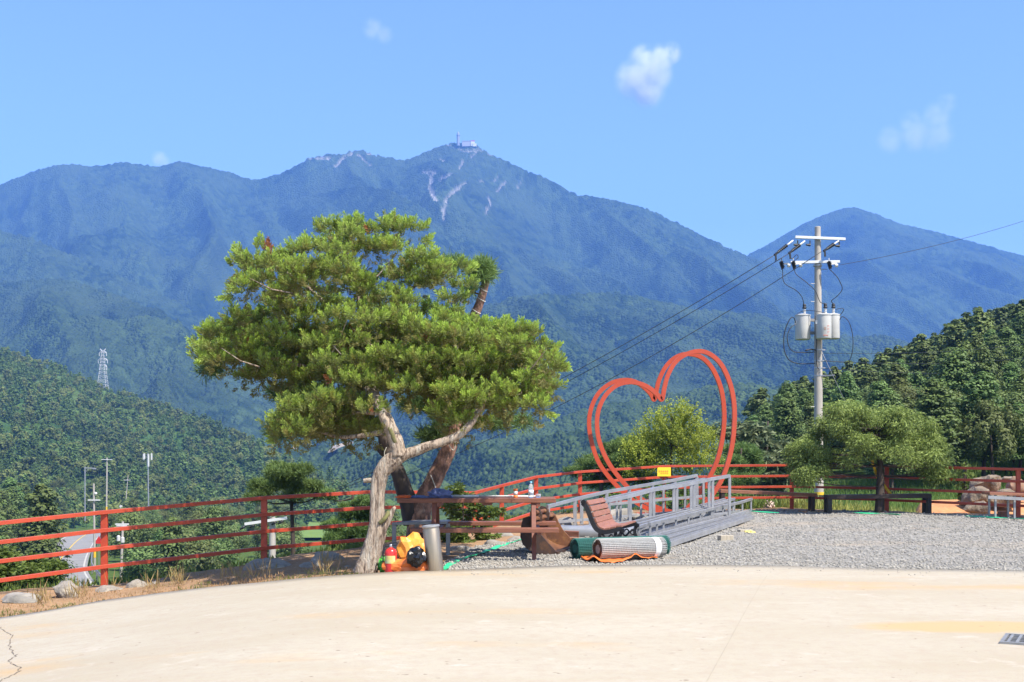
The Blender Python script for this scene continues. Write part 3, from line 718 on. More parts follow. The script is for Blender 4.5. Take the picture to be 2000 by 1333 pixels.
for (x, D) in hill_pts:
    z = west_z(x, D) - 0.3
    if FR.random() < 0.45: plant('pine_tree', x, D, z, FR.uniform(0.5, 0.8), 'dark pine low on the wooded hill below the lattice pylon', 'pines low on the hill below the pylon')
    else: plant('broadleaf_tree', x, D, z, FR.uniform(0.5, 0.8), 'broadleaf tree low on the wooded hill below the lattice pylon', 'broadleaf trees low on the hill below the pylon')
# the rest of the wood higher up reads as one mass
def forest_mass(name, pts, zf, lib, mat_, smin, smax):
    vs = []; fs = []; ts = []; n = 0
    for (x, y) in pts:
        v, f, t = FR.choice(lib); a = FR.uniform(0, 6.28); s = smin + (smax - smin) * FR.random() ** 1.5 * (.6 + .8 * float(vnoise(np.array([x / 30]), np.array([y / 30]), 98)[0])); ca, sa = math.cos(a) * s, math.sin(a) * s
        w = np.stack([v[:, 0] * ca - v[:, 1] * sa + x, v[:, 0] * sa + v[:, 1] * ca + y, v[:, 2] * s + zf(x, y) - 0.3], -1)
        vs.append(w); fs.append(f + n); ts.append(np.clip(t + FR.uniform(-.2, .2) + 1.3 * (float(fbm(np.array([x / 38]), np.array([y / 38]), 97)[0]) - .47), 0, 1)); n += len(v)
    o = npmesh(name, np.concatenate(vs), np.concatenate(fs), mat_, None, False, {'tone': np.concatenate(ts)}); tag(o, kind='stuff')
MIDP = [forest_pine(340 + i, 8, 26, 60, 0.27) for i in range(2)]; MIDB = [forest_broad(350 + i, 7, 30, 56, 0.28) for i in range(2)]
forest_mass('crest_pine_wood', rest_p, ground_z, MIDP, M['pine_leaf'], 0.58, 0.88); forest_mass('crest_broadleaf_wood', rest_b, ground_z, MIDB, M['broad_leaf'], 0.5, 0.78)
def mass_pts(n, pxr, Dr):
    out = []
    for _ in range(n):
        D = Dr[0] + (Dr[1] - Dr[0]) * FR.random() ** 0.8; px = FR.uniform(*pxr); out.append(((px - 1000) / F * D, D))
    return out
def west_ok(p):
    h = WEST.ray_cast(Vector((p[0], p[1], 500)), Vector((0, 0, -1))); return h[0] is not None and h[0].z > ground_z(*p) - 2
mp = [p for p in mass_pts(4600, (-200, 680), (262, 630)) if west_ok(p)]
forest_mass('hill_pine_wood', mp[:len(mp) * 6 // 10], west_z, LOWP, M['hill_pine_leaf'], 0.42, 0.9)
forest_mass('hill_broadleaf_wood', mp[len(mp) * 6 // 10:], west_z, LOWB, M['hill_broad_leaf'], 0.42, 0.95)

# ---- garden trees --------------------------------------------------
def point_in(poly, x, y):
    c = False; j = len(poly) - 1
    for i in range(len(poly)):
        (xi, yi), (xj, yj) = poly[i], poly[j]
        if (yi > y) != (yj > y) and x < (xj - xi) * (y - yi) / (yj - yi) + xi: c = not c
        j = i
    return c
def smooth_path(pts, n=4):
    pts = [Vector(p) for p in pts]; out = []
    for i in range(len(pts) - 1):
        p0 = pts[max(i - 1, 0)]; p1 = pts[i]; p2 = pts[i + 1]; p3 = pts[min(i + 2, len(pts) - 1)]
        for k in range(n):
            t = k / n
            out.append(0.5 * ((2 * p1) + (p2 - p0) * t + (2 * p0 - 5 * p1 + 4 * p2 - p3) * t * t + (3 * p1 - p0 - 3 * p2 + p3) * t ** 3))
    out.append(pts[-1]); return out
def limb(b, pts, r0, r1, n=9, sub=4, wob=0.10, seed=0, pw=1.0):
    q = smooth_path(pts, sub); m = len(q)
    b.tube(q, [r0 + (r1 - r0) * (i / (m - 1)) ** pw for i in range(m)], n, True, wob, seed); return q

# the old juniper at the edge of the concrete
JD = 13.65
ju_root = empty('juniper_tree', G(712, 1117), 'old leaning juniper with bleached trunk and broad yellow-green crown at the edge of the concrete', 'tree')
gj = np.random.default_rng(5)
def JP(px, py, dd=0.0): return P(px, py, JD + dd)
def JC(px, py, dd=0.0): return P(740 + (px - 740) * .968, py + 13 * (1 if py < 700 else .4), JD + dd)
def JB(px, py, dd=0.0): return P(px, py, JD + dd + 1.3 * sstep((815 - py) / 110))
tb = MB()
def jl(pts, radii, seed, n=12, wob=0.16):
    q = smooth_path([JB(*p) for p in pts], 4); m = len(q); r = np.interp(np.linspace(0, 1, m), np.linspace(0, 1, len(radii)), radii)
    tb.tube(q, list(r), n, True, wob, seed)
    return q
jl([(712, 1124), (718, 1105), (728, 1070), (738, 1030), (737, 990), (738, 955), (745, 925), (760, 905), (778, 890)], [0.150, 0.135, 0.115, 0.105, 0.085, 0.084, 0.09, 0.105, 0.10], 1, 18)
jl([(700, 1124), (713, 1100), (730, 1065)], [0.06, 0.07, 0.05], 2, 8); jl([(722, 1124), (730, 1100), (738, 1062)], [0.075, 0.06, 0.05], 3, 8)
jl([(778, 892), (775, 870), (765, 845), (752, 815), (738, 785), (716, 760), (690, 742)], [0.10, 0.098, 0.085, 0.075, 0.07, 0.055, 0.04], 4, 14)
jl([(775, 893), (800, 885), (835, 872), (870, 862), (900, 848), (925, 820), (940, 780)], [0.075, 0.055, 0.05, 0.045, 0.042, 0.035, 0.02], 5, 10)
jl([(728, 1055), (745, 1035), (757, 1018), (768, 996), (772, 990)], [0.075, 0.06, 0.04, 0.025, 0.012], 6, 8)
jl([(735, 938), (722, 938), (710, 939)], [0.035, 0.03, 0.028], 7, 8)
jl([(745, 845, .1), (700, 852, .3), (660, 854, .5), (630, 845, .6), (600, 840, .6)], [0.035, 0.028, 0.024, 0.02, 0.01], 8, 7)
jl([(735, 808, .1), (700, 806, .4), (665, 815, .6), (640, 830, .7)], [0.03, 0.024, 0.02, 0.012], 9, 7)
jl([(712, 757), (650, 735), (590, 715), (530, 700), (470, 690)], [0.045, 0.035, 0.028, 0.02, 0.01], 10, 8)
jl([(735, 780, 0.1), (720, 720, 0.2), (712, 650, 0.1), (700, 580, 0), (690, 510, 0)], [0.06, 0.045, 0.035, 0.025, 0.012], 11, 8)
jl([(715, 690, 0.1), (660, 620, 0), (600, 560, -0.2), (540, 520, -0.2)], [0.03, 0.024, 0.018, 0.01], 12, 7)
jl([(716, 690, 0.1), (770, 610, 0.3), (820, 550, 0.3), (870, 540, 0.3)], [0.03, 0.024, 0.018, 0.01], 13, 7)
jl([(925, 820), (960, 770, -.3), (1010, 730, -.4), (1060, 700, -.3)], [0.03, 0.022, 0.016, 0.008], 14, 7)
jl([(940, 800), (985, 780, .2), (1040, 760, .3), (1080, 745, .2)], [0.022, 0.018, 0.012, 0.006], 15, 7)
jl([(935, 790), (930, 730, .4), (900, 670, .4), (880, 620, .3)], [0.03, 0.024, 0.018, 0.008], 16, 7)
for k in range(22):                              # bare inner twigs
    a = random.choice([(700, 640), (650, 700), (800, 680), (560, 690), (880, 700), (960, 740), (620, 560), (760, 560), (690, 820), (940, 770)])
    p0 = JP(a[0] + random.uniform(-60, 60), a[1] + random.uniform(-25, 35), random.uniform(.2, 1.6)); d = Vector((random.uniform(-.5, .5), random.uniform(-.5, .3), random.uniform(0.05, .5)))
    tb.tube([p0, p0 + d * 0.5 + Vector((0, 0, -.04)), p0 + d], [0.011, 0.008, 0.003], 5, False)
tb.build('trunk', M['bark_pale'], ju_root, True)
mb_ = MB()
q = smooth_path([JP(741, 1022, -.09), (JP(752, 1012, -.10)), JP(758, 1000, -.06)], 4); mb_.tube(q, [0.03] * len(q), 7, True, .3, 3); mb_.build('moss', M['moss'], ju_root, True); mb_ = MB()
q = smooth_path([JP(760, 835, -.075), (JP(768, 856, -.09)), JP(772, 868, -.075)], 4); mb_.tube(q, [0.028] * len(q), 7, True, .3, 4)
mb_.build('moss', M['moss'], ju_root, True)

J_OUT = {
 'dome': ([(448, 490), (470, 480), (505, 476), (530, 484), (560, 487), (590, 474), (606, 448), (640, 436), (672, 436), (690, 424), (705, 424), (718, 440), (745, 432), (765, 424), (800, 432), (820, 430), (834, 440), (822, 470), (838, 492), (870, 506), (905, 512), (918, 540), (922, 570), (905, 610), (860, 640), (780, 648), (700, 640), (620, 615), (560, 585), (500, 575), (470, 572), (440, 570), (432, 563), (455, 550), (470, 530)], 110, (0.2, 2.8)),
 'left': ([(384, 668), (392, 640), (420, 615), (470, 602), (500, 583), (545, 585), (570, 615), (640, 635), (700, 650), (740, 700), (720, 745), (640, 745), (560, 752), (520, 740), (470, 738), (420, 715), (390, 695)], 112, (0.7, 2.9)),
 'front': ([(600, 640), (680, 620), (760, 605), (830, 640), (900, 625), (960, 640), (980, 700), (940, 740), (880, 765), (830, 760), (780, 775), (720, 768), (650, 740), (610, 700)], 112, (-0.1, 1.9)),
 'right': ([(905, 620), (960, 632), (1000, 628), (1052, 636), (1050, 660), (1085, 672), (1090, 700), (1110, 715), (1085, 745), (1085, 770), (1075, 800), (1040, 790), (1010, 815), (975, 800), (940, 800), (900, 770), (880, 700)], 86, (0.0, 2.2)),
 'lower': ([(535, 838), (560, 800), (590, 775), (640, 780), (700, 780), (735, 800), (740, 840), (700, 850), (640, 845), (590, 852), (550, 850)], 54, (-0.25, 2.0)),
 'skirt': ([(690, 740), (760, 745), (960, 740), (975, 790), (930, 800), (880, 795), (840, 780), (790, 772), (740, 775), (700, 770)], 22, (-0.2, 1.2)),
 'inner': ([(860, 800), (900, 790), (960, 810), (950, 835), (910, 840), (875, 830)], 8, (0.0, 0.7)),
}
jv = []; 
def juniper_tuft(c, up, L, g, tone0, dry):
    """one juniper plume: a short twig set all round with fine scale-leaved shoots, brightest at the tip"""
    n = 26
    t_ = np.linspace(0, 1, n) ** 0.8
    a, b_ = rot_frames(up[None]); ph = np.arange(n) * 2.4 + g.uniform(0, 6)
    side = np.cos(ph)[:, None] * a + np.sin(ph)[:, None] * b_
    base = c[None] + up[None] * (L * t_)[:, None] + g.normal(size=(n, 3)) * L * 0.03
    d = norm(up[None] * (0.75 + 0.5 * t_)[:, None] + side * (0.95 - 0.35 * t_)[:, None] + 0.15 * unit(n, g))
    ln = L * (0.62 - 0.30 * t_) * g.uniform(0.7, 1.2, n)
    v, f = blades(base, d, ln, np.maximum(0.008, ln * 0.26), g)
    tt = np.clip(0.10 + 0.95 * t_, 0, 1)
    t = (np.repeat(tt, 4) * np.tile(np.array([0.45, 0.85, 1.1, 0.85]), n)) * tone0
    return v, f, t, np.full(len(v), dry)
def juniper_pads():
    out = []; padlist = []
    for key, (poly, cnt, dr) in J_OUT.items():
        xs_ = [p[0] for p in poly]; ys_ = [p[1] for p in poly]; k = 0; tr = 0; mine = []
        while k < cnt and tr < 8000:
            tr += 1
            px = gj.uniform(min(xs_), max(xs_)); py = gj.uniform(min(ys_), max(ys_))
            if not point_in(poly, px, py): continue
            if any((px - a) ** 2 + (1.5 * (py - b)) ** 2 < (13.5 if cnt > 10 else 12) ** 2 for a, b in mine): continue
            mine.append((px, py)); padlist.append((key, px, py, gj.uniform(*dr))); k += 1
    return padlist
PADS = juniper_pads()
for (key, px, py, dd) in PADS:
    c = np.array(JC(px, py, dd)); r = gj.uniform(0.11, 0.18)
    nt_ = 21
    q = unit(nt_, gj); q[:, 2] = np.abs(q[:, 2]) * 0.95 - 0.22
    q = norm(q)
    dry_pad = gj.random() < 0.004
    lean = np.array([gj.uniform(-.25, .25), gj.uniform(-.35, .1), 0])
    for i in range(nt_):
        b = c + q[i] * np.array([r * 1.15, r * 1.15, r * 0.6]) * gj.uniform(0.35, 1.0)
        up = norm(q[i] * 0.75 + lean + np.array([0.0, -0.10, 0.85]))
        dry = 1.0 if (dry_pad and gj.random() < 0.6) or gj.random() < 0.003 else (0.25 * gj.random() if gj.random() < 0.2 else 0.0)
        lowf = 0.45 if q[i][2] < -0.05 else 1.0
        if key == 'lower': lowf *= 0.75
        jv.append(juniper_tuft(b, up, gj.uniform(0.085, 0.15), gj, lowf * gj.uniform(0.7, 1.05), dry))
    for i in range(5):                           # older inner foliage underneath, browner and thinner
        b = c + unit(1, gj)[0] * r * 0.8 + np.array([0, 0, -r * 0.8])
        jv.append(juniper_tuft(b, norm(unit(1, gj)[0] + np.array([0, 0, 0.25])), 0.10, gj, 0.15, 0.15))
# loose shoots poking out of the outline
for (px, py, dxp, dyp) in [(660, 445, -.1, 1), (692, 428, .0, 1), (756, 432, .1, 1), (800, 436, .3, 1), (826, 438, .4, .9), (826, 462, .8, .2), (460, 486, -.4, .8), (498, 470, 0, 1), (440, 566, -1, 0), (458, 556, -1, .2), (516, 480, 0, 1), (592, 470, 0, 1), (820, 490, .5, .8), (846, 494, .4, .9), (1104, 716, 1, .2), (1086, 674, .6, .8), (1050, 640, .5, .8), (996, 628, .1, 1), (386, 664, -1, .3), (392, 690, -.9, -.2), (1078, 800, .6, -.5), (540, 850, -.8, 0), (920, 520, .7, .7)]:
    for k in range(9):
        c = np.array(JC(px + dxp * 2.2 * (k - 4) + gj.uniform(-7, 7), py - dyp * 1.5 * (k - 3) + gj.uniform(-5, 5), gj.uniform(.6, 1.6)))
        dry = 1.0 if (px, py) == (516, 480) and gj.random() < .8 else 0.0
        jv.append(juniper_tuft(c, norm(np.array([dxp, -0.2, dyp]) + .35 * unit(1, gj)[0]), 0.12, gj, 1.0, dry))
def stack_tufts(name, lst, m, parent):
    vs = []; fs = []; ts = []; ds = []; n = 0
    for v, f, t, d in lst:
        vs.append(v); fs.append(f + n); ts.append(t); ds.append(d); n += len(v)
    return npmesh(name, np.concatenate(vs), np.concatenate(fs), m, parent, False, {'tone': np.clip(np.concatenate(ts), 0, 1), 'dry': np.concatenate(ds)})
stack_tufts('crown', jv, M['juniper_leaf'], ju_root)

# garden pines: a leaning trunk with tufts of long needles
def needle_tuft(c, g, L=0.16, n=60, upb=0.5, tone=1.0, w=0.012):
    d = norm(unit(n, g) + np.array([0, 0, upb])); b = c[None] + d * L * 0.1 * g.uniform(0, 1, (n, 1)) + g.normal(size=(n, 3)) * L * 0.18
    v, f = blades(b, d, L * g.uniform(0.7, 1.2, n), w, g)
    return v, f, np.tile(np.array([0.2, 0.6, 1.0, 0.6]), n) * tone, np.zeros(len(v))
PD = 16.6
pine_root = empty('garden_pine', (P(815, 1010, PD).x, PD, zg(P(815, 1010, PD).x, PD) - 0.1), 'forked reddish pine wound with rope behind the picnic table', 'tree')
def PP(px, py, dd=0.0): return P(px, py, PD + dd)
b = MB()
def pl_(pts, radii, seed, n=12, wob=0.10):
    q = smooth_path([PP(*p) for p in pts], 4); m = len(q); b.tube(q, list(np.interp(np.linspace(0, 1, m), np.linspace(0, 1, len(radii)), radii)), n, True, wob, seed); return q
pl_([(818, 1075), (818, 1030), (822, 1000), (830, 972), (846, 940), (862, 908), (876, 878), (886, 850), (897, 810), (904, 770), (905, 725), (912, 680), (922, 630), (936, 595), (944, 570), (950, 545)], [0.19, 0.165, 0.15, 0.13, 0.12, 0.115, 0.105, 0.09, 0.085, 0.08, 0.075, 0.075, 0.07, 0.06, 0.055, 0.05], 21, 16)
pl_([(895, 820), (860, 845, .2), (830, 855, .3)], [0.03, 0.02, 0.01], 26, 7)
pl_([(905, 740), (870, 780, .2), (820, 790, .3)], [0.03, 0.02, 0.01], 27, 7)
pl_([(895, 800), (960, 820, .2), (1000, 822, .2)], [0.03, 0.02, 0.01], 28, 7)
pl_([(942, 575), (925, 572), (915, 565)], [0.015, 0.012, 0.008], 29, 6)
b.build('trunk', M['bark_red'], pine_root, True)
b = MB()
pl_([(806, 1025), (800, 990), (790, 960), (778, 925), (765, 895), (752, 872), (747, 850), (742, 820)], [0.13, 0.125, 0.115, 0.10, 0.09, 0.075, 0.065, 0.05], 22, 14)
pl_([(760, 893), (748, 884), (737, 870)], [0.055, 0.05, 0.048], 23, 9)
pl_([(742, 850), (700, 840, .2), (640, 850, .3), (600, 840, .3)], [0.045, 0.035, 0.025, 0.012], 24, 7)
pl_([(748, 840), (690, 800, .3), (620, 775, .4), (560, 765, .4)], [0.045, 0.03, 0.022, 0.01], 25, 7)
b.build('side_trunk', M['bark_dark'], pine_root, True)
b = MB()
for (p, r) in [((944, 566), 0.058), ((940, 585), 0.062), ((930, 608), 0.068), ((924, 622), 0.07), ((884, 858), 0.098)]:
    c = PP(*p); ax = (PP(950, 545) - PP(920, 630)).normalized(); 
    q = [c + (Matrix.Rotation(a, 3, ax) @ ax.orthogonal().normalized()) * (r * 1.06) + ax * 0.02 * math.sin(a) for a in np.linspace(0, 6.28, 20)]; b.tube(q, 0.007, 5, False)
q = smooth_path([PP(884, 852, -.1), PP(889, 866, -.13), PP(886, 880, -.12), PP(876, 868, -.125), PP(880, 855, -.1)], 4); b.tube(q, 0.007, 5)
q = smooth_path([PP(841, 928, -.125), PP(846, 940, -.13), PP(851, 955, -.12), PP(852, 975, -.1), PP(848, 990, -.12)], 4); b.tube(q, 0.006, 5)
q = smooth_path([PP(755, 874, -.09), PP(751, 884, -.1), PP(752, 897, -.1), PP(758, 905, -.1)], 4); b.tube(q, 0.006, 5)
b.build('rope', M['rope'], pine_root, True)
pv = []
def pine_pad(px, py, rx, ry, dd, cnt, tone=1.0):
    for k in range(cnt):
        a = gj.uniform(0, 6.28); r = math.sqrt(gj.random()); c = np.array(PP(px + rx * r * math.cos(a), py + ry * r * math.sin(a), dd + gj.uniform(-.35, .35)))
        pv.append(needle_tuft(c, gj, 0.15, 70, 0.5, tone * gj.uniform(.7, 1), 0.010))
pine_pad(940, 532, 24, 16, 0, 40); pine_pad(915, 570, 10, 8, 0, 6); pine_pad(880, 520, 25, 15, .4, 16)
pine_pad(600, 842, 75, 12, .3, 44, .9); pine_pad(545, 840, 22, 16, .3, 16); pine_pad(585, 768, 60, 16, .4, 40, .7); pine_pad(410, 715, 22, 20, .2, 20, .6); pine_pad(640, 800, 60, 14, .4, 24, .6)
pine_pad(840, 855, 26, 10, .3, 26, .8); pine_pad(830, 788, 50, 14, .3, 34, .9); pine_pad(870, 760, 40, 14, .2, 28); pine_pad(995, 828, 40, 10, .2, 26, .9); pine_pad(930, 690, 40, 30, .4, 20); pine_pad(870, 830, 30, 14, .3, 22)
stack_tufts('needles', pv, M['bonsai_pine_leaf'], pine_root)

# cloud-pruned small pines and shrubs beyond the fence
def garden_tree(name, label, base_px, D, top_py, pads, leaf, kind, bark, r0, group=None, lean=0.0, seed=0, base_z=None, sub='crown', deep=1.6):
    g = np.random.default_rng(seed); x = (base_px - 1000) / F * D
    z = ground_z(x, D) if base_z is None else base_z
    root = empty(name, (x, D, z), label, 'tree' if 'shrub' not in name and 'weed' not in name else 'shrub', group)
    pxm = sum(p[0] for p in pads) / len(pads); pxh = max(abs(p[0] - pxm) + p[2] * .5 for p in pads)
    top = P(base_px + lean, top_py + 8, D); tb_ = MB()
    mid = (Vector((x, D, z - .2)) + top) / 2 + Vector((g.uniform(-.1, .1), 0, 0))
    q = limb(tb_, [Vector((x, D, z - .3)), mid, top], r0, r0 * 0.25, 9, 5, .1, seed)
    lst = []
    for (px, py, rx, ry, cnt) in pads:
        s = D / F; dd_ = g.uniform(-1, 1) * min(pxh * s * .8, deep) * math.sqrt(max(.08, 1 - ((px - pxm) / pxh) ** 2))
        c0 = P(px, py, D + dd_)
        tip = c0 + Vector((0, g.uniform(-.2, .2), -ry * s * 0.5)); k = max(range(len(q)), key=lambda i: -abs(q[i].z - (tip.z - 0.25 * rx * s)))
        limb(tb_, [q[k], (q[k] + tip) / 2 + Vector((0, 0, -.05)), tip], r0 * (0.32 if kind != 'droop' else .14), r0 * 0.06, 6, 3, .1, seed + 1)
        for _ in range(cnt):
            d = unit(1, g)[0] * g.uniform(0.25, 1.0) ** 0.5; c = np.array(c0) + d * np.array([rx * s, 0.85 * rx * s, ry * s])
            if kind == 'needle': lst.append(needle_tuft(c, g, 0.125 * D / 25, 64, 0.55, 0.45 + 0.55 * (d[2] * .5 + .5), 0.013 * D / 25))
            elif kind == 'fine':             # ascending sprays of small leaves
                n = 44; dd = norm(d * .6 + np.array([0, 0, .9]) + .45 * unit(1, g) + .25 * unit(n, g)); bb = c + dd * g.uniform(0, .42, (n, 1))
                v, f = patches(bb, norm(unit(n, g) + np.array([.2, -.2, .8])), g.uniform(.018, .040, n), g)
                lst.append((v, f, np.repeat(np.clip(.55 + .4 * d[2] + g.uniform(-.25, .25, n), 0, 1), 4), np.zeros(n * 4)))
            elif kind == 'long':             # hanging long leaves in whorls
                n = 12; dd = norm(unit(n, g) * np.array([1, 1, .5]) + np.array([0, 0, -.35]))
                v, f = blades(np.repeat(c[None], n, 0), dd, g.uniform(.22, .36, n), .075, g)
                lst.append((v, f, np.repeat(g.uniform(0.1, 1.0, n), 4), np.zeros(n * 4)))
            elif kind == 'droop':            # weeping, finely cut leaves
                n = 26; dd = norm(np.array([d[0] * .8, d[1] * .8, -.45]) + .65 * unit(n, g)); bb = c + unit(n, g) * .12
                v, f = blades(bb, dd, g.uniform(.05, .11, n), g.uniform(.014, .028, n), g)
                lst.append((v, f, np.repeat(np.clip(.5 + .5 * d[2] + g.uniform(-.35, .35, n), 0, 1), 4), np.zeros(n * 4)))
            elif kind == 'weed':
                n = 9; dd = norm(unit(n, g) * np.array([1, 1, .35]) + np.array([0, 0, -.1]))
                v, f = blades(np.repeat(c[None], n, 0), dd, g.uniform(.06, .13, n), g.uniform(.022, .04, n), g)
                lst.append((v, f, np.repeat(g.uniform(0.2, 1.0, n), 4), np.zeros(n * 4)))
    tb_.build('trunk' if 'weed' not in name else 'stems', bark, root, True); stack_tufts(sub, lst, leaf, root)
    return root
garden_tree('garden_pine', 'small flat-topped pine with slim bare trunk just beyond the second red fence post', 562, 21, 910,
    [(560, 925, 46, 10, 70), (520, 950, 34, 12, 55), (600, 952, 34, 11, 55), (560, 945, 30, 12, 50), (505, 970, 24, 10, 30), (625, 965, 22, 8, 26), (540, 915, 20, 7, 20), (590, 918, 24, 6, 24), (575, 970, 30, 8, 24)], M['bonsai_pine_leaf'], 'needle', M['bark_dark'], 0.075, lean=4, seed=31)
garden_tree('garden_pine', 'low dark bushy pine behind the red rails just left of the juniper trunk', 690, 20.5, 950,
    [(690, 1000, 34, 14, 70), (660, 1030, 30, 12, 50), (715, 985, 26, 14, 40), (700, 1040, 34, 14, 60), (680, 1065, 34, 12, 50), (720, 1010, 22, 14, 30), (660, 1055, 26, 10, 40), (640, 970, 16, 8, 14)], M['bonsai_pine_leaf'], 'needle', M['bark_dark'], 0.07, seed=32)
garden_tree('garden_pine', 'dark pine with level boughs behind the left arm of the heart', 1175, 31, 858,
    [(1215, 880, 46, 16, 70), (1165, 905, 44, 12, 60), (1235, 900, 40, 16, 60), (1130, 922, 30, 8, 34), (1200, 925, 52, 12, 60), (1225, 868, 26, 8, 26), (1170, 945, 40, 10, 40), (1250, 935, 36, 12, 40)], M['bonsai_pine_leaf'], 'needle', M['bark_dark'], 0.11, seed=33)
garden_tree('garden_pine', 'compact dark pine behind the right arm of the heart', 1448, 33, 868,
    [(1448, 885, 34, 14, 70), (1430, 910, 34, 14, 60), (1465, 915, 26, 14, 50), (1440, 940, 40, 14, 60), (1430, 965, 40, 12, 40), (1475, 890, 14, 10, 20)], M['bonsai_pine_leaf'], 'needle', M['bark_dark'], 0.10, seed=34)
garden_tree('bright_tree', 'yellow-green feathery young tree framed inside the red heart', 1312, 30, 800,
    [(1310 + (a_ - 1310) * .92, 930 + (b_ - 930) * .97, c_ * .9, d_ * .9, int(e_ * .8)) for a_, b_, c_, d_, e_ in (((1310, 840, 56, 30, 120), (1285, 862, 52, 30, 100), (1345, 860, 52, 30, 100), (1260, 885, 46, 26, 80), (1370, 885, 42, 30, 80), (1315, 880, 60, 30, 110), (1240, 900, 34, 24, 50), (1325, 812, 24, 16, 26), (1300, 915, 70, 24, 90), (1365, 920, 46, 24, 60), (1245, 925, 40, 18, 40), (1340, 825, 30, 16, 30)))], M['yellow_leaf'], 'fine', M['bark_dark'], 0.09, seed=35)
garden_tree('chestnut_tree', 'pale long-leaved tree between the heart and the utility pole', 1500, 35, 815,
    [(1475, 850, 30, 26, 44), (1440, 842, 30, 18, 34), (1510, 880, 34, 26, 50), (1490, 905, 34, 26, 50), (1530, 915, 28, 30, 50), (1505, 945, 34, 24, 50), (1540, 890, 20, 20, 24), (1400, 838, 24, 14, 18), (1465, 880, 22, 18, 24)], M['chestnut_leaf'], 'long', M['bark_dark'], 0.10, seed=36)
# the weeping maple standing inside the terrace, right of the pole
MD = 24.6
pads_m = []
gm = random.Random(3)
for i in range(76):
    px = 1700 + gm.uniform(-1, 1) * 142; u = (px - 1700) / 150; ytop = 798 + 78 * abs(u) ** 1.9 + 12 * math.sin(px * .045) + gm.uniform(-6, 10); py = ytop + gm.uniform(0, 1) ** 1.2 * (70 - 10 * abs(u))
    if 1680 < px < 1745 and 845 < py < 880 and gm.random() < .7: continue
    pads_m.append((px, py, gm.uniform(13, 24), gm.uniform(8, 14), 30))
pads_m += [(1575, 905, 22, 18, 40), (1560, 885, 18, 18, 36), (1600, 900, 22, 16, 34), (1640, 893, 24, 12, 26), (1690, 888, 28, 8, 22), (1750, 885, 26, 8, 22), (1800, 880, 26, 20, 40), (1828, 890, 18, 22, 40), (1815, 865, 22, 18, 36), (1570, 925, 16, 12, 24), (1556, 908, 14, 18, 26), (1548, 888, 10, 14, 14), (1840, 915, 12, 16, 24), (1815, 910, 18, 14, 26), (1600, 922, 16, 10, 20), (1780, 898, 16, 12, 18), (1720, 896, 18, 8, 14), (1660, 902, 16, 8, 14), (1700, 868, 16, 10, 16), (1735, 858, 14, 10, 14)]
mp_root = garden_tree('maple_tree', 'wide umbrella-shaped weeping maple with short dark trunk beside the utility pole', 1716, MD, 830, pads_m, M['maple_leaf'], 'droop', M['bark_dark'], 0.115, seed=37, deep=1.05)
garden_tree('maple_tree', 'taller weeping maple beyond the right edge whose shade falls on the far fence', 2262, 22.6, 560,
    [(2262 + gm.uniform(-1, 1) * 195, 520 + gm.uniform(0, 300), 34, 30, 44) for i in range(90)], M['maple_leaf'], 'droop', M['bark_dark'], 0.135, seed=43, deep=.9)
# leafy weeds
garden_tree('weed_shrub', 'fresh green shrub growing over the red rails behind the picnic table', 905, 18.6, 950,
    [(890, 955, 14, 14, 26), (905, 975, 24, 16, 40), (880, 985, 18, 14, 30), (935, 985, 24, 14, 40), (950, 1000, 20, 12, 30), (900, 1005, 30, 16, 60), (890, 1035, 30, 18, 60), (930, 1030, 30, 16, 50), (950, 1045, 22, 12, 30), (900, 1058, 34, 10, 50), (870, 1050, 16, 14, 30), (975, 1000, 12, 8, 12)], M['weed_leaf'], 'weed', M['bark_dark'], 0.02, seed=38)
garden_tree('weed_shrub', 'light green feathery shrub under the lowest rail at the left end of the fence', 40, 16.8, 1090,
    [(20, 1110, 30, 24, 90), (60, 1120, 34, 20, 90), (100, 1110, 30, 18, 60), (-20, 1120, 40, 24, 80), (85, 1140, 34, 18, 70), (30, 1145, 40, 16, 90), (10, 1085, 22, 20, 40), (70, 1095, 18, 14, 30)], M['weed_leaf'], 'weed', M['bark_dark'], 0.02, seed=39)
garden_tree('weed_shrub', 'low green shrub behind the grey frames under the yellow sign', 1310, 27.3, 930,
    [(1260, 960, 40, 14, 60), (1310, 955, 40, 14, 70), (1360, 960, 40, 14, 60), (1400, 970, 30, 12, 40), (1330, 980, 50, 12, 70), (1200, 968, 30, 10, 40), (1440, 975, 30, 10, 36)], M['weed_leaf'], 'weed', M['bark_dark'], 0.02, seed=40)

# ---- grass ---------------------------------------------------------
def grass(name, pts, hmin, hmax, width, m, tonef, seed, per=7):
    g = np.random.default_rng(seed); n = len(pts); base = np.repeat(np.array(pts), per, 0) + np.concatenate([g.normal(size=(n * per, 2)) * 0.05, np.zeros((n * per, 1))], 1)
    d = norm(g.normal(size=(n * per, 3)) * np.array([.35, .35, .1]) + np.array([0, 0, 1])); h = g.uniform(hmin, hmax, n * per)
    v, f = blades(base, d, h, width, g)
    t = np.repeat(np.repeat(np.array([tonef(p) for p in pts]), per) * g.uniform(.7, 1.2, n * per), 4)
    return tag(npmesh(name, v, f, m, None, False, {'tone': np.clip(t, 0, 1), 'dry': np.zeros(len(v))}), kind='stuff')
g0 = random.Random(9); pts = []
for i in range(520):                             # strip of dry weeds between the concrete and the fence
    px = g0.uniform(-60, 720); e = np.interp(px, [a for a, b_ in EDGE_PX], [b_ for a, b_ in EDGE_PX]); py = e - 2 - g0.random() ** 1.6 * (30 if px < 500 else 16)
    p = G(px, py); pts.append((p.x, p.y, ground_z(p.x, p.y) - 0.02))
grass('dry_weeds', pts, 0.012, 0.065, 0.009, M['dry_grass'], lambda p: 1.0 if fbm(np.array([p[0] * 1.6]), np.array([p[1] * 1.6]), 90)[0] > .40 else 0.15, 91, 6)
pts = []
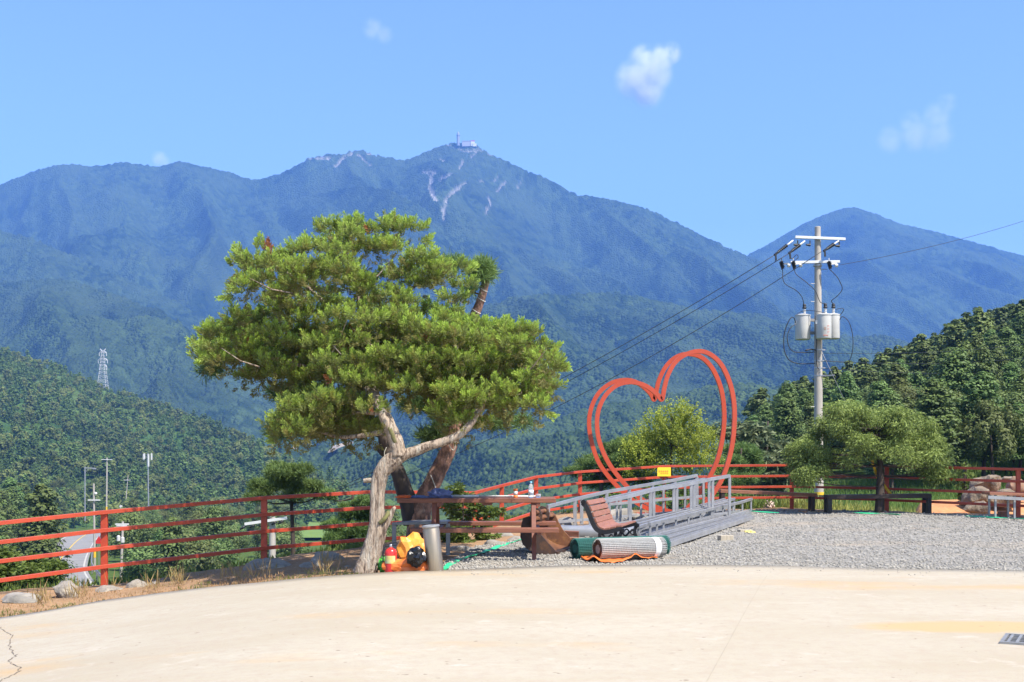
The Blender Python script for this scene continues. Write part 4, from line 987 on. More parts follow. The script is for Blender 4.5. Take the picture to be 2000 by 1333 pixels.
for i in range(40):
    px = g0.choice([500, 515, 450, 470, 430, 300, 210, 640, 75, 150, 350]) + g0.uniform(-14, 14); p = G(px, np.interp(px, [a for a, b_ in EDGE_PX], [b_ for a, b_ in EDGE_PX]) - g0.uniform(10, 30)); pts.append((p.x, p.y, ground_z(p.x, p.y) - 0.02))
grass('tall_dry_weeds', pts, 0.12, 0.30, 0.012, M['dry_grass'], lambda p: 0.8, 92, 8)
pts = []
for i in range(5200):                            # the grassy bank beyond the fence on the right
    px = g0.uniform(1340, 2080); D = 26.9 + g0.random() ** 1.5 * 26; x = (px - 1000) / F * D
    if fence_s(np.array([x]), np.array([D]))[0] < 0.35: continue
    if 1800 < px and D < 33: continue
    pts.append((x, D, ground_z(x, D) - 0.03))
grass('bank_grass', pts, 0.18, 0.50, 0.022, M['bank_grass'], lambda p: min(1, max(0, (34 - p[1]) / 7)) * (0.4 + .6 * vnoise(np.array([p[0] * .8]), np.array([p[1] * .5]), 93)[0]) if 1000 + F * p[0] / p[1] > 1530 else 0.15, 94, 7)
pts = []
for i in range(1500):
    px = g0.uniform(-80, 1300); k = g0.uniform(0.5, 2.2); x0 = np.interp(px, FPX, [p.x for p in FENCE]); y0 = np.interp(px, FPX, FD) + k; x = (px - 1000) / F * y0
    pts.append((x, y0, ground_z(x, y0) - 0.03))
grass('slope_grass', pts, 0.04, 0.16, 0.02, M['bank_grass'], lambda p: 0.1, 95, 7)
# ------------------------------------------------------------------ fence
fr = empty('fence', (FENCE[6].x, FENCE[6].y, zg(FENCE[6].x, FENCE[6].y)), 'long red four-rail steel fence along the edge of the terrace', 'fence')
def fence_at(px):
    return P(px, np.interp(px, FPX, FTY), np.interp(px, FPX, FD))
RS = 0.24
post_px = [-150, 202, 515, 728, 927, 980, 1047, 1133, 1297, 1547, 1733, 1990, 2190]
for px in post_px:
    t = fence_at(px); b = MB(); gz = ground_z(t.x, t.y)
    b.box((t.x, t.y + 0.035, (t.z - 0.01 + gz - 0.15) / 2), (0.085, 0.05, t.z - 0.01 - gz + 0.15))
    b.build('post', M['red'], fr, False, 0.004)
for k in range(4):
    for (a, c) in zip(range(len(FPX) - 1), range(1, len(FPX))):
        A = FENCE[a] + Vector((0, -0.021, -RS * k)); B_ = FENCE[c] + Vector((0, -0.021, -RS * k)); d = (B_ - A).normalized()
        b = MB(); b.bar(A - d * 0.012, B_ + d * 0.012, 0.045, 0.052); b.build('rail', M['red'], fr, False, 0.003)

# ------------------------------------------------------------------ heart sculpture
def crop2(pts): return [(1080 + a * .345, 660 + b * .345) for a, b in pts]
HB_L = crop2([(614, 352), (590, 322), (545, 285), (490, 260), (430, 252), (362, 270), (303, 320), (264, 390), (249, 470), (256, 560), (281, 640), (322, 720), (382, 800), (452, 875), (540, 938), (640, 978), (730, 1000)])
HB_R = crop2([(612, 354), (624, 320), (630, 285), (650, 212), (690, 142), (750, 96), (825, 77), (890, 95), (950, 150), (995, 240), (1020, 340), (1027, 440), (1020, 560), (1000, 670), (965, 780), (915, 870), (855, 945), (800, 985), (730, 1000)])
HA_L = crop2([(572, 352), (555, 322), (520, 285), (470, 252), (410, 240), (332, 256), (262, 310), (219, 390), (204, 480), (216, 580), (251, 690), (302, 770), (372, 850), (452, 920), (545, 970), (640, 990), (680, 996)])
HA_R = crop2([(572, 354), (583, 310), (600, 240), (640, 162), (700, 108), (770, 93), (840, 112), (900, 172), (945, 270), (965, 370), (968, 480), (955, 590), (930, 690), (890, 780), (835, 870), (785, 940), (735, 982), (680, 996)])
h0 = P(1320, 990, 24.4); hr = empty('heart_sculpture', (h0.x, 24.4, zg(h0.x, 24.4)), 'tall red double-ring heart sculpture standing behind the galvanised frames', 'sculpture')
def strip_tube(b, pts2, D, w, dep, name):
    q = smooth_path([P(x, y, D) for x, y in pts2], 6)
    z_floor = zg(h0.x, D) + 0.02
    n = len(q); vs = []; fs = []
    for i in range(n):
        t = (q[min(i + 1, n - 1)] - q[max(i - 1, 0)]).normalized(); nn = Vector((-t.z, 0, t.x))
        p = Vector((q[i].x, D, max(q[i].z, z_floor - 0.02)))
        for (a, c) in ((-1, -1), (1, -1), (1, 1), (-1, 1)): vs.append(p + nn * (a * w / 2) + Vector((0, c * dep / 2, 0)))
    for i in range(n - 1):
        for k in range(4):
            a = i * 4 + k; c = i * 4 + (k + 1) % 4; fs.append((a, c, c + 4, a + 4))
    fs.append((0, 1, 2, 3)); fs.append(tuple(n * 4 - 1 - k for k in range(4)))
    b.add(vs, fs)
for (L, Rr, D) in ((HA_L, HA_R, 24.75), (HB_L, HB_R, 24.15)):
    b = MB(); strip_tube(b, L[::-1] + Rr[1:], D, 0.088, 0.10, 'r'); b.build('heart_ring', M['heart_red'], hr)
b = MB(); b.bar((P(1262, 960, 24.2).x, 24.15, 0.14), (P(1262, 960, 24.2).x, 24.75, 0.14), 0.3, 0.03); b.build('base_plate', M['heart_red'], hr)

# yellow warning board on the fence
s0 = P(1297, 922, 26.1); sg = empty('warning_sign', (s0.x, 26.1, s0.z - .14), 'small yellow warning board hung between the upper fence rails behind the heart', 'sign')
b = MB(); b.box((s0.x, 26.10, s0.z), (0.30, 0.012, 0.20)); b.build('board', M['yellow'] if 0 else mat('sign_yellow', (0.80, 0.62, 0.03), None, 0.5), sg)
mk = mat('sign_orange_print', (0.75, 0.28, 0.04), None, 0.5)
b = MB()
for i in range(4): b.box((s0.x - 0.06 + i * 0.045, 26.091, s0.z + 0.012), (0.030, 0.004, 0.035)); b.box((s0.x - 0.06 + i * 0.045, 26.091, s0.z - 0.035), (0.034, 0.004, 0.012))
b.box((s0.x - 0.105, 26.091, s0.z + 0.015), (0.025, 0.004, 0.04)); b.build('print', mk, sg)

# ------------------------------------------------------------------ picnic table and what lies on it
tx0, tx1 = P(775, 974, 15.15).x, P(1086, 974, 15.15).x; cxm = (tx0 + tx1) / 2
tr = empty('picnic_table', (cxm, 15.5, 0), 'long brown picnic table with two plank seats beside the juniper', 'table')
TT = 0.78
b = MB()
for i in range(4): b.box((cxm, 15.24 + i * 0.172, TT - 0.029), (tx1 - tx0, 0.165, 0.058))
b.build('table_top', M['table_brown'], tr, False, 0.006)
for (ys, x0, x1, z) in ((14.72, 802, 1091, 0.425), (16.25, 842, 1086, 0.425)):
    b = MB(); a0 = P(x0, 1, ys).x; a1 = P(x1, 1, ys).x
    for i in range(2): b.box(((a0 + a1) / 2, ys + (i - 0.5) * 0.142, z - 0.026), (a1 - a0, 0.135, 0.052))
    b.build('seat', M['table_brown'], tr, False, 0.005)
for xe in (P(850, 1, 15.4).x, P(1043, 1, 15.0).x):
    for (ya, yb, ) in ((14.86, 15.22), (16.08, 15.76)):
        b = MB(); b.bar((xe, ya, zg(xe, ya) - 0.03), (xe, yb, TT - 0.059), 0.055, 0.055, (1, 0, 0)); b.build('leg', M['brown_steel'], tr)
    b = MB(); b.bar((xe + 0.058, 14.64, 0.372), (xe + 0.058, 16.34, 0.372), 0.05, 0.05); b.build('seat_bearer', M['brown_steel'], tr)
    b = MB(); b.bar((xe + 0.058, 15.17, TT - 0.085), (xe + 0.058, 15.83, TT - 0.085), 0.05, 0.05); b.build('top_bearer', M['brown_steel'], tr)
b = MB(); xm = P(952, 1, 15.4).x; b.box((xm, 15.5, TT - 0.075), (0.12, 0.62, 0.03)); b.build('batten', M['table_brown'], tr)

def lump(name, c, size, m, label, cat, seed, sub=3, amp=0.35, fr_=1.5, flat=None, group=None, parent=None, smooth=True, ridge=False):
    """a crumpled or weathered closed form"""
    bm = bmesh.new(); bmesh.ops.create_icosphere(bm, subdivisions=sub, radius=1)
    o3 = Vector((seed * 3.7, seed * 1.3, seed * 2.1))
    for v in bm.verts:
        n = v.co.normalized(); f = 1 + amp * (mnoise.fractal(n * fr_ + o3, 1.0, 2.0, 2))
        if ridge: f -= amp * 0.5 * (abs(mnoise.noise(n * fr_ * 1.6 + o3)) ** .6 - 0.4); f -= amp * .22 * (abs(mnoise.noise(n * fr_ * 3.7 + o3)) ** .6 - .4)
        p = n * f; p = Vector((p.x * size[0] / 2, p.y * size[1] / 2, p.z * size[2] / 2))
        if flat is not None and p.z < flat: p.z = flat + (p.z - flat) * 0.15
        v.co = p
    if ridge:                                    # sharp creases of crumpled film
        rr = random.Random(seed); sz = sum(size) / 3
        for v in bm.verts: v.co += Vector((rr.uniform(-1, 1), rr.uniform(-1, 1), rr.uniform(-1, 1))) * sz * .022
        smooth = False
    me = bpy.data.meshes.new(name); bm.to_mesh(me); bm.free(); me.materials.append(m)
    if smooth: me.polygons.foreach_set('use_smooth', [True] * len(me.polygons))
    o = bpy.data.objects.new(name, me); COL.objects.link(o)
    if parent: o.parent = parent; o.location = Vector(c) - parent_loc(parent)
    else: o.location = c; tag(o, label, cat, group)
    return o
def blocky(name, c, size, m, label, cat, seed, rot=0.0, group=None, parent=None):
    """a boulder: hull of random points, weathered"""
    rr = random.Random(seed); bm = bmesh.new()
    for i in range(15):
        v = Vector((rr.gauss(0, 1), rr.gauss(0, 1), rr.gauss(0, 1))).normalized(); bm.verts.new((v.x * size[0] / 2 * rr.uniform(.8, 1.1), v.y * size[1] / 2 * rr.uniform(.8, 1.1), v.z * size[2] / 2 * rr.uniform(.85, 1.1)))
    r = bmesh.ops.convex_hull(bm, input=bm.verts); bmesh.ops.delete(bm, geom=[g for g in r['geom_interior'] if isinstance(g, bmesh.types.BMVert)], context='VERTS')
    bmesh.ops.triangulate(bm, faces=bm.faces); bmesh.ops.subdivide_edges(bm, edges=bm.edges, cuts=3, use_grid_fill=True, smooth=0.25)
    bmesh.ops.triangulate(bm, faces=bm.faces); bmesh.ops.subdivide_edges(bm, edges=bm.edges, cuts=1)
    o3 = Vector((seed, seed * 2.3, 0)); sz = sum(size) / 3
    for v in bm.verts:
        d = mnoise.fractal(v.co * (2.2 / sz) + o3, 1.0, 2.0, 5) * 0.07 * sz + (abs(mnoise.noise(v.co * (5 / sz) + o3)) - .2) * 0.06 * sz
        v.co += v.co.normalized() * d
    me = bpy.data.meshes.new(name); bm.to_mesh(me); bm.free(); me.materials.append(m)
    me.polygons.foreach_set('use_smooth', [True] * len(me.polygons)); me.set_sharp_from_angle(angle=R(38))
    o = bpy.data.objects.new(name, me); COL.objects.link(o); o.rotation_euler = (0, 0, rot)
    if parent: o.parent = parent; o.location = Vector(c) - parent_loc(parent)
    else: o.location = c; tag(o, label, cat, group)
    return o
c = P(860, 973, 15.35); lump('cloth', (c.x, 15.36, TT + 0.035), (0.30, 0.22, 0.15), M['blue_cloth'], 'crumpled dark blue cloth heaped on the picnic table', 'cloth', 3, 4, 0.5, 2.6, -0.03)
c = P(820, 975, 15.35); lump('cloth', (c.x, 15.33, TT + 0.010), (0.27, 0.20, 0.05), M['blue_cloth'], 'flat blue cloth spread on the left end of the picnic table', 'cloth', 5, 3, 0.35, 2.6, -0.008)
c = P(789, 975, 15.3); lump('glove', (c.x, 15.3, TT + 0.012), (0.20, 0.12, 0.055), M['orange_cloth'], 'orange work glove at the left end of the picnic table', 'glove', 6, 3, 0.5, 3, -0.010)
b = MB(); a0 = P(878, 972, 15.55); a1 = P(1046, 970, 15.5); b.tube([(a0.x, 15.56, TT + 0.017), (P(935, 0, 15.5).x, 15.56, TT + 0.017)], 0.017, 10); b.tube([(P(935, 0, 15.5).x, 15.56, TT + 0.017), (a1.x, 15.5, TT + 0.016)], 0.012, 10)
tag(b.build('pole', M['white_paint'], None, True), 'thin white telescopic pole lying along the picnic table', 'pole')
c = P(1007, 974, 15.4); cr = empty('drink_can', (c.x, 15.4, TT), 'small orange and white can standing on the picnic table', 'can')
b = MB(); b.lathe([(.026, 0), (.028, .006), (.028, .034)], 18, (c.x, 15.4, TT)); b.build('base', M['orange_sheet'], cr, True)
b = MB(); b.lathe([(.0278, .034), (.0278, .088)], 18, (c.x, 15.4, TT)); b.build('label_band', M['white_paint'], cr, True)
b = MB(); b.lathe([(.028, .088), (.028, .112), (.024, .12)], 18, (c.x, 15.4, TT)); b.build('lid', M['orange_sheet'], cr, True)
def glass_mat():
    m = bpy.data.materials.new('clear_bottle_plastic'); nt, out = nodes(m); b_ = N(nt, 'ShaderNodeBsdfPrincipled'); nt.links.new(b_.outputs[0], out.inputs[0])
    b_.inputs['Base Color'].default_value = (0.85, 0.92, 0.97, 1); b_.inputs['Roughness'].default_value = 0.08; b_.inputs['Transmission Weight'].default_value = 0.8; b_.inputs['IOR'].default_value = 1.2; return m
M['clear'] = glass_mat()
c = P(1037, 975, 15.3); wr = empty('water_bottle', (c.x, 15.3, TT), 'clear plastic water bottle with pale blue cap on the picnic table', 'bottle')
b = MB(); b.lathe([(.024, 0), (.032, .006), (.033, .03), (.031, .036), (.033, .042), (.033, .13), (.030, .145), (.020, .175), (.013, .186), (.013, .19)], 20, (c.x, 15.3, TT)); b.build('body', M['clear'], wr, True)
b = MB(); b.lathe([(.0335, .055), (.0335, .105)], 20, (c.x, 15.3, TT)); b.build('label_band', mat('bottle_label', (0.55, 0.68, 0.80), (0.75, 0.8, 0.85), 0.4, 0, 20), wr, True)
b = MB(); b.lathe([(.015, .190), (.015, .212), (.013, .214)], 16, (c.x, 15.3, TT)); b.build('cap', mat('blue_cap', (0.25, 0.55, 0.80), None, 0.4), wr, True)
c = P(1050, 975, 15.45); gr_ = MB(); gr_.lathe([(.03, 0), (.035, .05), (.034, .05)], 14, (c.x + .01, 15.45, TT)); tag(gr_.build('cup', M['clear'], None, True), 'small clear cup behind the water bottle on the picnic table', 'cup')

# grey steel bench between the juniper and the table
x0, x1 = P(767, 1, 15.85).x, P(878, 1, 16.2).x; bn = empty('steel_bench', ((x0 + x1) / 2, 16.1, 0), 'low grey galvanised bench behind the bin and the orange sacks', 'bench')
b = MB(); b.add([(x0, 15.72, .44), (x1 - .02, 16.0, .44), (x1, 16.42, .44), (x0 + .30, 16.38, .44), (x0, 15.72, .405), (x1 - .02, 16.0, .405), (x1, 16.42, .405), (x0 + .30, 16.38, .405)], [(0, 1, 2, 3), (7, 6, 5, 4), (0, 4, 5, 1), (1, 5, 6, 2), (2, 6, 7, 3), (3, 7, 4, 0)]); b.build('seat', M['galv_dull'], bn)
for (px, D) in ((767, 15.80), (811, 16.30), (872, 16.06)):
    xx = P(px + 3, 1, D).x; b = MB(); b.box((xx, D, .19), (.055, .05, .428)); b.build('leg', M['galv_dull'], bn)

# stainless bin, leaning a little
p0 = P(850, 1119, 13.35); p1 = P(840, 1028, 13.35); ax = (p1 - p0); Mx = ax.to_track_quat('Z', 'Y').to_matrix(); H = ax.length
rb = empty('litter_bin', (p0.x, 13.35, p0.z), 'tall slim stainless steel bin leaning beside the picnic table', 'bin')
p0 = Vector((p0.x, 13.42, zg(p0.x, 13.42) + 0.01))
b = MB(); b.lathe([(.088, 0), (.094, .004), (.094, .02), (.095, .06), (.096, H * .9), (.092, H * .915), (.092, H - .03), (.088, H - .03), (.084, .02)], 40, p0, Mx); b.build('body', M['steel'], rb, 'auto')
b = MB(); b.lathe([(.094, H - .03), (.103, H - .022), (.103, H - .008), (.086, H), (.084, H - .02)], 40, p0, Mx); b.build('rim', M['galv'], rb, 'auto')

# fire extinguisher
c = Vector((P(763, 1, 13.45).x, 13.48, zg(P(763, 1, 13.45).x, 13.45) - .02)); ex = empty('fire_extinguisher', c, 'small red fire extinguisher standing at the foot of the juniper', 'extinguisher')
b = MB(); b.lathe([(.060, 0), (.070, .01), (.070, .235), (.066, .262), (.050, .285), (.024, .298), (.018, .305)], 28, c); b.build('body', M['ext_red'], ex, 'auto')
b = MB(); n = 14; vs = []
for i in range(n):
    a = R(-155) + R(115) * i / (n - 1)
    for z in (.125, .212): vs.append((c.x + .0712 * math.cos(a), c.y + .0712 * math.sin(a), c.z + z))
b.add(vs, [(2 * i, 2 * i + 2, 2 * i + 3, 2 * i + 1) for i in range(n - 1)]); b.build('label', M['label_y'], ex, True)
b = MB(); b.lathe([(.017, .304), (.020, .31), (.020, .335), (.012, .345)], 14, c); b.build('valve', M['galv'], ex, True)
b = MB(); b.bar(c + Vector((-.03, 0, .345)), c + Vector((.075, -.02, .362)), .022, .01); b.bar(c + Vector((-.01, 0, .330)), c + Vector((.070, -.02, .330)), .02, .008); b.build('handle', M['black'], ex)
b = MB(); b.tube(smooth_path([c + Vector((-.02, 0, .325)), c + Vector((-.07, -.01, .31)), c + Vector((-.088, -.02, .24)), c + Vector((-.086, -.02, .14))], 5), .009, 8); b.build('hose', M['black'], ex, True)

# sacks
D = 13.6; c = P(800, 1073, D); lump('plastic_sack', (c.x + .02, 13.78, c.z - .04), (.36, .26, .42), M['amber_sheet'], 'crumpled yellow-orange plastic sack between the extinguisher and the bin', 'sack', 11, 3, 0.42, 1.1, -.24, ridge=True)
c = P(795, 1107, 13.45); lump('plastic_sack', (c.x + .0, 13.50, c.z + .0), (.52, .26, .22), M['orange_sheet'], 'flattened orange plastic sack on the ground left of the bin', 'sack', 14, 3, 0.36, 1.1, -.085, ridge=True)
c = P(812, 1090, 13.28); lump('plastic_bag', (c.x, 13.36, c.z), (.19, .14, .25), M['black_bag'], 'knotted black plastic bag lying on the orange sack', 'bag', 17, 3, 0.5, 1.2, None, ridge=True)
gb = P(746, 1100, 13.6); lump('plastic_bag', (gb.x, 13.62, gb.z - .03), (.10, .1, .17), mat('green_plastic', (0.05, 0.30, 0.03), None, .4), 'small bright green bag behind the fire extinguisher', 'bag', 19, 4, .5, 2.5, None)

# green strap on the gravel
def ribbon(name, pts, w, m, label, cat, lift=0.02, wav=0.0):
    b = MB(); n = len(pts); vs = []
    for i in range(n):
        p = Vector(pts[i]); d = (Vector(pts[min(i + 1, n - 1)]) - Vector(pts[max(i - 1, 0)])).normalized(); r = Vector((-d.y, d.x, 0)).normalized()
        z = lift + wav * math.sin(i * 1.7)
        tw = 0.5 * math.sin(i * 0.35)
        vs += [p + r * w / 2 + Vector((0, 0, z + tw * w * .3)), p - r * w / 2 + Vector((0, 0, z - tw * w * .3 + .004))]
    b.add(vs, [(2 * i, 2 * i + 1, 2 * i + 3, 2 * i + 2) for i in range(n - 1)])
    o = b.build(name, m); s = o.modifiers.new('s', 'SOLIDIFY'); s.thickness = .006; return tag(o, label, cat)
q = [G(866, 1117), G(880, 1106), G(905, 1094), G(930, 1087), G(955, 1078), G(985, 1067), G(1005, 1061), G(1020, 1056)]
ribbon('strap', smooth_path(q, 5), .065, M['green_strap'], 'twisted green strap lying across the gravel under the picnic table', 'strap', .025, .006)
q = [G(a, b_) for a, b_ in ((1668, 1006), (1690, 1007.5), (1715, 1008), (1740, 1009.5), (1758, 1010.5))]; ribbon('cord', smooth_path(q, 4), .07, M['green_strap'], 'short green cord on the gravel in front of the weeping maple', 'cord', .05)
q = [G(a, b_) for a, b_ in ((1885, 1013), (1920, 1014.5), (1960, 1017), (2010, 1019.5))]; ribbon('cord', smooth_path(q, 4), .07, M['green_strap'], 'green cord on the gravel at the far right under the bench', 'cord', .05)
q = [G(a, b_) for a, b_ in ((1466, 1003), (1490, 1005), (1520, 1006.5))]; ribbon('cord', smooth_path(q, 4), .06, M['green_strap'], 'pale green cord beyond the end of the galvanised frames', 'cord', .05)

# ------------------------------------------------------------------ excavator bucket
W = Vector((0.34, 0.95, 0.02)); BD = 15.9
near = [(1021, 1004), (1017, 1022), (1016, 1040), (1021, 1055), (1033, 1066), (1050, 1072), (1068, 1074), (1087, 1073), (1086, 1069), (1070, 1052), (1056, 1036), (1047, 1020), (1041, 1006), (1034, 1000)]
npts = [P(a, b_, BD) for a, b_ in near]
dz = zg(npts[6].x, BD) - min(p.z for p in npts); npts = [p + Vector((0, 0, dz)) for p in npts]
bu = empty('excavator_bucket', (npts[5].x, BD + .4, npts[5].z), 'rusty brown excavator bucket lying open behind the picnic table end', 'bucket')
b = MB(); b.prism(npts, W * 0.03); b.build('side_plate', M['rust_dark'], bu); b = MB(); b.prism([p + W for p in npts], W * -0.03); b.build('side_plate', M['rust'], bu)
b = MB(); back = smooth_path(npts[:8], 4); n = len(back); vs = [];
cen = sum(npts, Vector()) / len(npts)
for p in back: vs += [p + W * 0.031, p + W * 0.969]
inn = [p + (cen - p).normalized() * 0.03 for p in back]; k = len(vs)
for p in inn: vs += [p + W * 0.031, p + W * 0.969]
fs = [(2 * i, 2 * i + 1, 2 * i + 3, 2 * i + 2) for i in range(n - 1)] + [(k + 2 * i, k + 2 * i + 2, k + 2 * i + 3, k + 2 * i + 1) for i in range(n - 1)] + [(0, k, k + 1, 1), (2 * n - 2, 2 * n - 1, k + 2 * n - 1, k + 2 * n - 2)] + [(2 * i, 2 * i + 2, k + 2 * i + 2, k + 2 * i) for i in range(n - 1)] + [(2 * i + 1, k + 2 * i + 1, k + 2 * i + 3, 2 * i + 3) for i in range(n - 1)]
b.add(vs, fs); b.build('shell', M['rust'], bu, 'auto')
b = MB(); top = [npts[0], npts[13], npts[12]]; b.add([npts[13] + W * .03, npts[12] + W * .03, npts[12] + W * .97, npts[13] + W * .97, npts[13] + W * .03 + Vector((0, 0, -.02)), npts[12] + W * .03 + Vector((0, 0, -.02)), npts[12] + W * .97 + Vector((0, 0, -.02)), npts[13] + W * .97 + Vector((0, 0, -.02))], [(0, 1, 2, 3), (7, 6, 5, 4), (0, 4, 5, 1), (1, 5, 6, 2), (2, 6, 7, 3), (3, 7, 4, 0)]); b.build('top_plate', M['rust'], bu)
for f_ in (0.30, 0.62):
    q0 = npts[0].lerp(npts[12], .45) + W * f_; b = MB()
    ear = [q0 + Vector((-.07, 0, -.03)), q0 + Vector((.09, 0, -.06)), q0 + Vector((.10, 0, .04)), q0 + Vector((.06, 0, .12)), q0 + Vector((-.01, 0, .14)), q0 + Vector((-.06, 0, .08))]
    b.prism(ear, W.normalized() * 0.035); b.build('lug', M['rust_dark'], bu)
q0 = npts[0].lerp(npts[12], .5) + Vector((.03, 0, .07)); b = MB(); b.tube([q0 + W * .22, q0 + W * .74], .03, 14); b.build('pin', M['rust'], bu, 'auto')
lip0 = npts[7] + W * .0; b = MB(); b.bar(lip0 + Vector((-.03, 0, .012)), lip0 + W + Vector((-.03, 0, .012)), .09, .03); b.build('cutting_edge', M['rust_dark'], bu)

# planks behind the bucket
c = P(1117, 1046, 17.4); rot = Matrix.Rotation(R(14), 3, 'X') @ Matrix.Rotation(R(-8), 3, 'Z'); pr = empty('nailed_boards', (c.x, 17.4, 0), 'two short brown boards nailed together behind the bucket', 'boards')
for i in range(2):
    b = MB(); b.box((c.x, 17.4 + i * .015, .085 + i * .095), (.21, .03, .088), rot); b.build('board', M['slat'], pr, False, .004)
b = MB(); b.box((c.x - .05, 17.44, .11), (.04, .03, .20), rot); b.build('batten', M['slat'], pr)

# ------------------------------------------------------------------ park bench seen from its end
KD = 16.0; LV = Vector((0.33, 1.25, 0.0)); LVu = LV.normalized()
kb = empty('park_bench', (P(1190, 1, KD).x, KD + .6, 0), 'park bench with brown slats and black cast iron ends beside the wire rolls', 'bench')
prof = [(1140, 981), (1145, 987), (1150, 997), (1155, 1010), (1160, 1022), (1165, 1031), (1172, 1036), (1182, 1038), (1195, 1036), (1206, 1033), (1215, 1032)]
pp = [P(a, b_, KD) for a, b_ in prof]
pq = smooth_path(pp, 4)
def end_frame(off):
    b = MB(); q = [p + off for p in pq]
    vs = []; fs = []; n = len(q)
    for i in range(n):
        t = (q[min(i + 1, n - 1)] - q[max(i - 1, 0)]).normalized(); nn = Vector((-t.z, 0, t.x)); w = .032 if i > 3 else .036
        for (a, c_) in ((-1.3, -1), (0.5, -1), (0.5, 1), (-1.3, 1)): vs.append(q[i] + nn * (a * w) + LVu * (c_ * .022))
    for i in range(n - 1):
        for k in range(4): a = i * 4 + k; c_ = i * 4 + (k + 1) % 4; fs.append((a, c_, c_ + 4, a + 4))
    fs += [(0, 1, 2, 3), tuple(n * 4 - 1 - k for k in range(4))]; b.add(vs, fs)
    for (ce, r) in ((pp[0], .034), (pp[-1] + Vector((.005, 0, -.035)), .034)):
        cc = ce + off; b.tube([cc - LVu * .032, cc + LVu * .032], r, 16); b.tube([cc - LVu * .038, cc + LVu * .038], r * .55, 12)
    # legs and the curled bracing between them
    rear = [pp[6] + Vector((.0, 0, -.02)), pp[6] + Vector((-.01, 0, -.12)), pp[6] + Vector((-.02, 0, -.22)), Vector((pp[6].x - .035, pp[6].y, zg(pp[6].x, KD) - .01))]
    front = [pp[-1] + Vector((-.01, 0, -.05)), pp[-1] + Vector((-.03, 0, -.12)), pp[-1] + Vector((-.005, 0, -.22)), Vector((pp[-1].x + .02, pp[-1].y, zg(pp[-1].x, KD) - .01))]
    for L in (rear, front):
        q_ = smooth_path([p + off for p in L], 4)
        for i in range(len(q_) - 1): b.bar(q_[i], q_[i + 1] + (q_[i + 1] - q_[i]) * .1, .045, .045, (1, 0, 0))
    a = pp[6] + Vector((.02, 0, -.05)) + off; cc = pp[-1] + Vector((-.05, 0, -.10)) + off; m_ = (a + cc) / 2
    b.tube(smooth_path([a, a + Vector((.06, 0, -.05)), m_ + Vector((0, 0, -.10)), cc + Vector((-.05, 0, -.03)), cc], 5), .014, 7)
    b.tube(smooth_path([m_ + Vector((0, 0, -.10)), m_ + Vector((.05, 0, -.04)), m_ + Vector((.02, 0, .0)), m_ + Vector((-.02, 0, -.03))], 5), .012, 7)
    q2 = [cc + Vector((.04 * math.cos(t_), 0, -.03 + .04 * math.sin(t_))) for t_ in np.linspace(0, 5.2, 12)]; b.tube(q2, .011, 6)
    b.build('end_frame', M['iron'], kb, False)
end_frame(Vector((0, 0, 0))); end_frame(LV)
def slat(p, t, w):
    nn = Vector((-t.z, 0, t.x)); b = MB(); a = p + nn * .028 + LVu * .024; c_ = p + LV + nn * .028 - LVu * .024
    b.bar(a, c_, w, .026, nn); b.build('slat', M['slat'], kb, False, .004)
cum = [0]
for a, c_ in zip(pq[:-1], pq[1:]): cum.append(cum[-1] + (c_ - a).length)
def at_len(s_):
    for i in range(len(pq) - 1):
        if cum[i + 1] >= s_: 
            f_ = (s_ - cum[i]) / (cum[i + 1] - cum[i] + 1e-9); return pq[i].lerp(pq[i + 1], f_), (pq[i + 1] - pq[i]).normalized()
    return pq[-1], (pq[-1] - pq[-2]).normalized()
ns = 9; wd = cum[-1] / ns
for i in range(ns):
    p, t = at_len((i + .5) * wd); slat(p, t, wd * .88)

# ------------------------------------------------------------------ wire rolls and the orange sheet
def wire_roll(name, a, c_, r, mesh_m, label, nr, nl, wire, core_m, end_m):
    a = Vector(a); c_ = Vector(c_); d = (c_ - a).normalized(); u = d.orthogonal().normalized(); v = d.cross(u); L = (c_ - a).length
    root = empty(name, ((a + c_) / 2 - Vector((0, 0, r))), label, 'wire roll')
    b = MB(); n = 40
    for i in range(nr + 1):
        o = a + d * (L * i / nr); ring = [o + (u * math.cos(6.2832 * k / n) + v * math.sin(6.2832 * k / n)) * r for k in range(n + 1)]
        b.tube(ring, wire, 4, False)
    for k in range(nl):
        dr_ = u * math.cos(6.2832 * k / nl) + v * math.sin(6.2832 * k / nl); b.tube([a + dr_ * (r + wire), c_ + dr_ * (r + wire)], wire, 4)
    b.build('wire_mesh', mesh_m, root)
    b = MB(); Mx_ = d.to_track_quat('Z', 'Y').to_matrix()
    b.lathe([(r * .62, 0.012), (r * .93, 0.012), (r * .945, .02), (r * .945, L - .02), (r * .93, L - .012), (r * .62, L - .012), (r * .60, L - .03), (r * .60, .03)], 40, a, Mx_)
    me_ = b.build('inner_layers', core_m, root, 'auto')
    for end, sgn in ((a, 1), (c_, -1)):              # the wound layers seen at the ends
        b = MB()
        sp = [end + d * (sgn * .008) + (u * math.cos(t_) + v * math.sin(t_)) * (r * (.48 + .48 * t_ / 44)) for t_ in np.arange(0, 44, .32)]; b.tube(sp, wire * 1.3, 4, False)
        for k in range(34):
            t_ = random.uniform(0, 6.28); rr_ = random.uniform(.5, .97) * r; o = end + (u * math.cos(t_) + v * math.sin(t_)) * rr_; b.tube([o - d * sgn * .012, o + d * sgn * .06], wire, 4, False)
        b.build('wound_edge', end_m, root)
    return root
